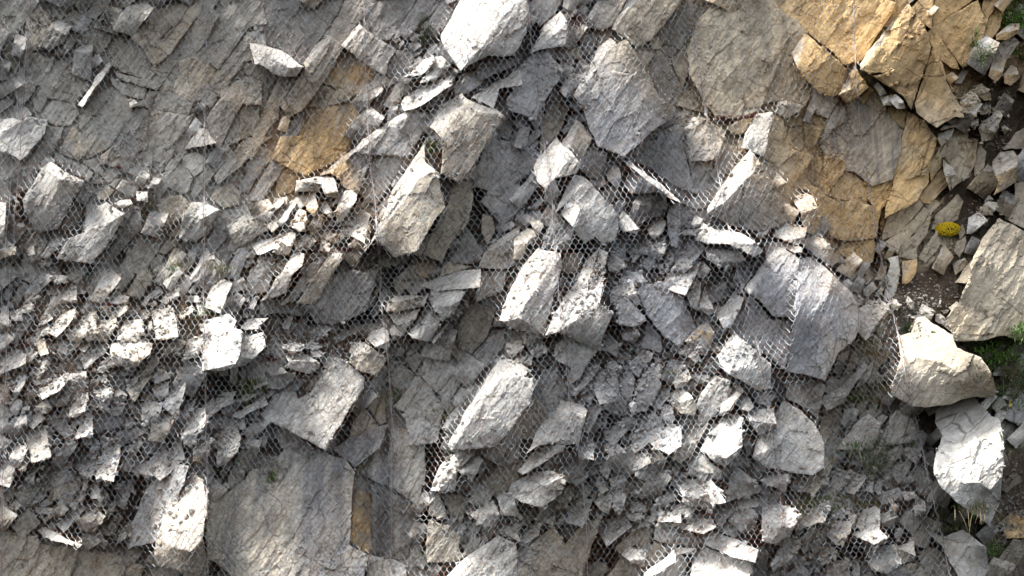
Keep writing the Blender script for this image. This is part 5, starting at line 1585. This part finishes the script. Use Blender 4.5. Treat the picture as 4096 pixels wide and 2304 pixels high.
def bush(px, py, rx, rz, n, label, mat=None, leaf=.022, seed=0, depth=None, name='shrub', cat='shrub', group='low shrubs on the cliff', flowers=0, twigs=12, droop=0.0):
    r = np.random.default_rng(seed); a = anchor(px, py, .05)
    root = rootobj(name, a, label, cat, group)
    ry = depth or min(rx, rz) * .7
    tips = []
    L = Leaves()
    for q in range(twigs):
        v = r.normal(0, 1, 3); v = v / np.linalg.norm(v) * r.uniform(.5, .95); v[1] = -abs(v[1]) * .9
        tip = a + v * (rx, ry, rz); tips.append(tip)
        V, F = tubes(np.array([a + (0, .05, -rz * .5)]), np.array([tip]), np.array([.003])); L.add((V, F))
    L.build('stems', M_TWIG, root)
    L = Leaves()
    cl = [a + (lambda v: v / np.linalg.norm(v) * r.uniform(.35, 1.0) * (rx, ry, rz))(r.normal(0, 1, 3)) for _ in range(max(6, n // 26))]
    for q in range(n):
        c = cl[r.integers(len(cl))] + r.normal(0, 1, 3) * np.array((rx, ry, rz)) * .16
        dv = unit(r.normal(0, 1, 3) + np.array((0, -.5, .5 - droop)))
        L.add(blade(r, c, dv, leaf * r.uniform(.6, 1.4), leaf * .5, r.uniform(0, .4), 2, cup=True))
    L.build('leaves', mat or M_SHRUB, root)
    if flowers:
        L = Leaves()
        for q in range(flowers):
            v = r.normal(0, 1, 3); v = v / np.linalg.norm(v); v[1] = -abs(v[1]); v[2] = v[2] * .8 + .25
            c = a + v * (rx * 1.02, ry * 1.1, rz)
            for pz in range(5):
                an = pz * 1.257 + r.uniform(0, .4); dv = unit(np.array((math.cos(an), -.5, math.sin(an)))); L.add(blade(r, c, dv, .013, .011, 0, 2, cup=True))
        L.build('flowers', M_YEL, root)
def mat_plant(px, py, rx, rz, n, label, seed=0):
    r = np.random.default_rng(seed); a = anchor(px, py, .01)
    root = rootobj('stonecrop_mat', a, label, 'plant', 'red stonecrop mats')
    L = Leaves()
    for q in range(n):
        x = px + r.normal(0, .45) * rx; y = py + r.normal(0, .45) * rz
        c = anchor(x, y, .0)
        dv = unit(np.array((r.normal(0, .7), -.5 - r.random(), .8 + r.normal(0, .4))))
        L.add(blade(r, c, dv, r.uniform(.018, .045), .008, .1, 2, cup=True))
    L.build('leaves', M_RED, root)

rosette(340,1110,.125,34,'large silvery green rosette plant on the left debris ledge',1)
rosette(612,772,.08,22,'silvery rosette plant growing over a hanging dark moss clump',2)
rosette(1680,2200,.11,26,'silvery green rosette plant at the foot of the dark chasm',3)
rosette(3520,1305,.085,24,'silvery plant with narrow leaves right of the domed boulder',4)
rosette(3490,1600,.085,22,'silvery plant above the long dry grass left of the white boulders',5)
rosette(3335,1828,.075,22,'silvery rosette plant left of the round dark green shrub',6)
rosette(3522,1978,.065,18,'small silvery plant below the round dark green shrub',7)
rosette(3885,2112,.07,18,'silvery plant under the large rough white boulder',8)
rosette(4005,1738,.06,16,'silvery plant in dark soil above the large rough white boulder',9)
rosette(965,1838,.075,16,'small leafy plant at the corner of the bulging cream boulder',10)
bush(590,850,.11,.15,520,'hanging dark olive moss clump under a silvery rosette plant',leaf=.018,seed=11,name='moss_clump',cat='moss',droop=1.2)
bush(868,1900,.13,.11,1100,'rounded green cushion plant on top of the bulging cream boulder',mat=plain_mat('cushion_leaf',(.085,.115,.03),.7,.4,25),leaf=.014,seed=12,name='cushion_plant',cat='plant')
bush(1700,130,.14,.17,700,'dark green shrub left of the smooth white slab',leaf=.02,seed=13,mat=plain_mat('dark_shrub_leaf',(.04,.06,.02),.7,.4,25))
bush(3490,1830,.23,.22,1800,'round dark green shrub behind the net on the lower right slope',leaf=.017,seed=14,mat=plain_mat('olive_shrub_leaf',(.055,.08,.025),.7,.4,25))
bush(3965,1640,.11,.12,1000,'bright green cushion plant above the large rough white boulder',mat=M_BRIGHT,leaf=.014,seed=15,name='cushion_plant',cat='plant')
bush(3965,2190,.11,.14,1000,'bright green cushion plant under the large rough white boulder',mat=M_BRIGHT,leaf=.014,seed=16,name='cushion_plant',cat='plant')
bush(3880,1370,.20,.20,900,'dark green shrub at the top of the thicket beside the tan wall',leaf=.022,seed=17)
bush(3990,1420,.26,.17,900,'leafy green shrub under the tan rock wall',mat=M_BRIGHT,leaf=.034,seed=18,twigs=20)
bush(4050,1530,.22,.30,900,'sprawling green shrub with bare stems in the thicket',leaf=.034,seed=19,twigs=40)
bush(4090,1330,.15,.12,300,'small green shrub hanging at the right end of the thicket',mat=M_BRIGHT,leaf=.03,seed=20)
bush(4070,60,.22,.22,800,'bright green shrub above the dark soil gully',mat=M_BRIGHT,leaf=.034,seed=21)
bush(4085,210,.12,.12,260,'small leafy green branch over the gully stones',mat=M_BRIGHT,leaf=.03,seed=22)
bush(3900,170,.05,.20,330,'slender green sapling with narrow leaves on the orange rock',mat=M_BRIGHT,leaf=.022,seed=23,name='sapling',cat='sapling',group='green saplings')
bush(3935,215,.13,.13,380,'bushy green sapling base at the edge of the gully',mat=M_BRIGHT,leaf=.02,seed=24,name='sapling',cat='sapling',group='green saplings')
bush(3790,925,.13,.085,420,'small bush covered with bright yellow flowers',leaf=.016,seed=25,name='flower_bush',cat='flowers',group=None,flowers=340)
bush(4035,1625,.03,.05,30,'pair of small yellow flowers in the dark soil',leaf=.016,seed=26,name='flower',cat='flowers',group=None,flowers=7,twigs=4)
bush(1085,1895,.05,.07,160,'small green leafy plant beside a white stone',leaf=.018,seed=27,mat=M_BRIGHT,name='small_plant',cat='plant')
bush(1730,585,.07,.07,260,'dry green tussock on top of the tall leaning boulder',leaf=.03,seed=28,mat=M_GRASS,name='tussock',cat='grass')
bush(1320,800,.05,.035,120,'small green moss plant under the white-topped box-shaped stone',leaf=.014,seed=29,name='moss_clump',cat='moss')
bush(2790,1458,.06,.035,150,'small feathery green plant below the rust-orange stone',leaf=.016,seed=30,mat=M_BRIGHT,name='small_plant',cat='plant')
bush(3630,1310,.06,.04,160,'small green tuft on soil beside the cream-topped boulder',leaf=.018,seed=31,mat=M_BRIGHT,name='small_plant',cat='plant')
bush(3655,1775,.06,.035,160,'small green moss patch left of the large rough white boulder',leaf=.014,seed=32,mat=M_BRIGHT,name='moss_clump',cat='moss')
bush(2890,1345,.03,.03,80,'small green sprig in the seam below the domed boulder',leaf=.014,seed=33,name='small_plant',cat='plant')
bush(820,2120,.025,.035,70,'tiny green plant on the face of the bulging cream boulder',leaf=.012,seed=34,name='small_plant',cat='plant')
for i, (x, y, h, n, dr, lab) in enumerate([
 (705,1075,.16,60,.25,'thin green grass tuft above the left debris ledge'),(525,1100,.13,60,.3,'green grass tuft beside the rough grey stone'),(880,1080,.14,60,.4,'sparse grass tuft under the middle bedrock'),
 (1010,1085,.18,90,.5,'grass tuft with dry stalks at the foot of the orange bedrock'),(815,1245,.10,70,.1,'bright green grass tuft on the debris ledge'),(1168,1220,.14,34,.1,'thin green grass blades in front of the overhanging slab stack'),
 (950,1560,.2,70,.2,'grass growing in the dark hollow under the broad white slab'),(1010,1545,.2,110,.2,'larger grass clump at the right side of the dark hollow'),(1585,1590,.22,90,.3,'drooping grass clump behind the twisted net seam'),
 (1780,1670,.20,120,.15,'green grass clump in the dark chasm'),(1430,1860,.14,60,.5,'wispy grass tuft at the crack above the ochre streak'),(3460,1370,.2,160,.45,'green grass tuft hanging right of the domed boulder'),
 (3480,1420,.22,120,.85,'long dry grass clump below the green tuft'),(3440,1600,.22,140,.3,'dark grass clump under the pale stones'),(3410,1660,.25,160,.8,'long hanging dry grass left of the white boulders'),
 (3530,1560,.18,90,.5,'thin grass in the cleft left of the huge cream-topped boulder'),(3230,2030,.20,170,.4,'bushy grass tuft on the lower right stones'),(3290,2000,.12,70,.2,'short green grass behind the bushy tuft'),
 (3452,2020,.16,100,.4,'upright grass tuft on the lower right scree'),(3735,2075,.17,120,.3,'grass tuft on the crest of the lower right ridge'),(3900,2040,.16,110,.6,'dry grass hanging under the large rough white boulder'),
 (4025,1790,.14,70,.4,'grass tuft at the edge of the white boulder and gully'),(3820,2110,.12,70,.2,'green grass on the lower right ridge'),(3410,1785,.13,60,.2,'small grass tuft above the round dark green shrub'),
 (2690,1490,.08,40,.2,'tiny grass tuft in the fractured heap'),(60,820,.14,70,.1,'dark grass in the hollow at the left edge'),(3730,640,.10,30,.2,'thin grass in the crack beside the orange blocks'),(4050,1500,.25,90,.9,'long dry stalks hanging in the thicket')]):
    grass(x, y, h, n, lab, dry=dr, seed=200 + i)
for i, (x, y, rx, ry, n, lab) in enumerate([
 (2310,85,50,34,420,'dark red stonecrop mat between slabs on the ridge top'),(2890,478,60,12,260,'red stonecrop strip under the tan rock face'),(3000,468,50,9,160,'red stonecrop strip right of the small rust-brown stone'),
 (1365,1405,45,20,300,'red stonecrop mat left of the tan block'),(1290,1365,30,14,180,'red stonecrop patch on the small debris ledge'),(1078,1435,34,18,240,'red stonecrop mat beside the box-shaped stone'),
 (440,1222,44,10,160,'red stonecrop strip on the left debris ledge'),(95,1385,38,20,220,'red stonecrop patch in the left rubble'),(690,1210,24,14,110,'red stonecrop patch on the upper debris slope'),
 (2705,1432,24,14,140,'red stonecrop patch below the grey pointed shard'),(1380,1005,50,10,180,'red stonecrop line on top of the overhanging slab stack'),(1345,918,26,8,90,'red stonecrop patch among stones above the slab stack'),
 (830,1350,12,14,60,'small red stonecrop tuft beside the broad white slab'),(470,672,24,8,60,'small red stonecrop tuft on the grey bedrock')]):
    mat_plant(x, y, rx, ry, n, lab, 400 + i)
# roots and dead twigs in the gully
def twig(pts, rad, label):
    P = np.array([anchor(x, y, o) for x, y, o in pts])
    t = np.linspace(0, len(P) - 1, 5 * len(P)); i = np.minimum(t.astype(int), len(P) - 2); f = (t - i)[:, None]
    Q = P[i] * (1 - f) + P[i + 1] * f; Q[1:-1] += rng.normal(0, .004, Q[1:-1].shape)
    V, F = tubes(Q[:-1], Q[1:], np.linspace(rad, rad * .4, len(Q) - 1), 5)
    tag(mesh_obj('dead_root', V, F, M_TWIG), label, 'root', 'bare roots in the gully')
twig([(3940,210,.08),(3985,190,.14),(4040,188,.12),(4080,200,.06)],.007,'thin curved bare root reaching across the gully')
twig([(4010,345,.05),(4040,352,.10),(4080,345,.12)],.010,'pale bare root stub above the gully stones')
twig([(4010,420,.04),(4050,385,.10),(4090,330,.1)],.010,'bare root slanting up in the dark gully')
twig([(3905,330,.05),(3925,370,.07),(3935,420,.05)],.003,'hair-thin root hanging below the sapling')
log('plants')
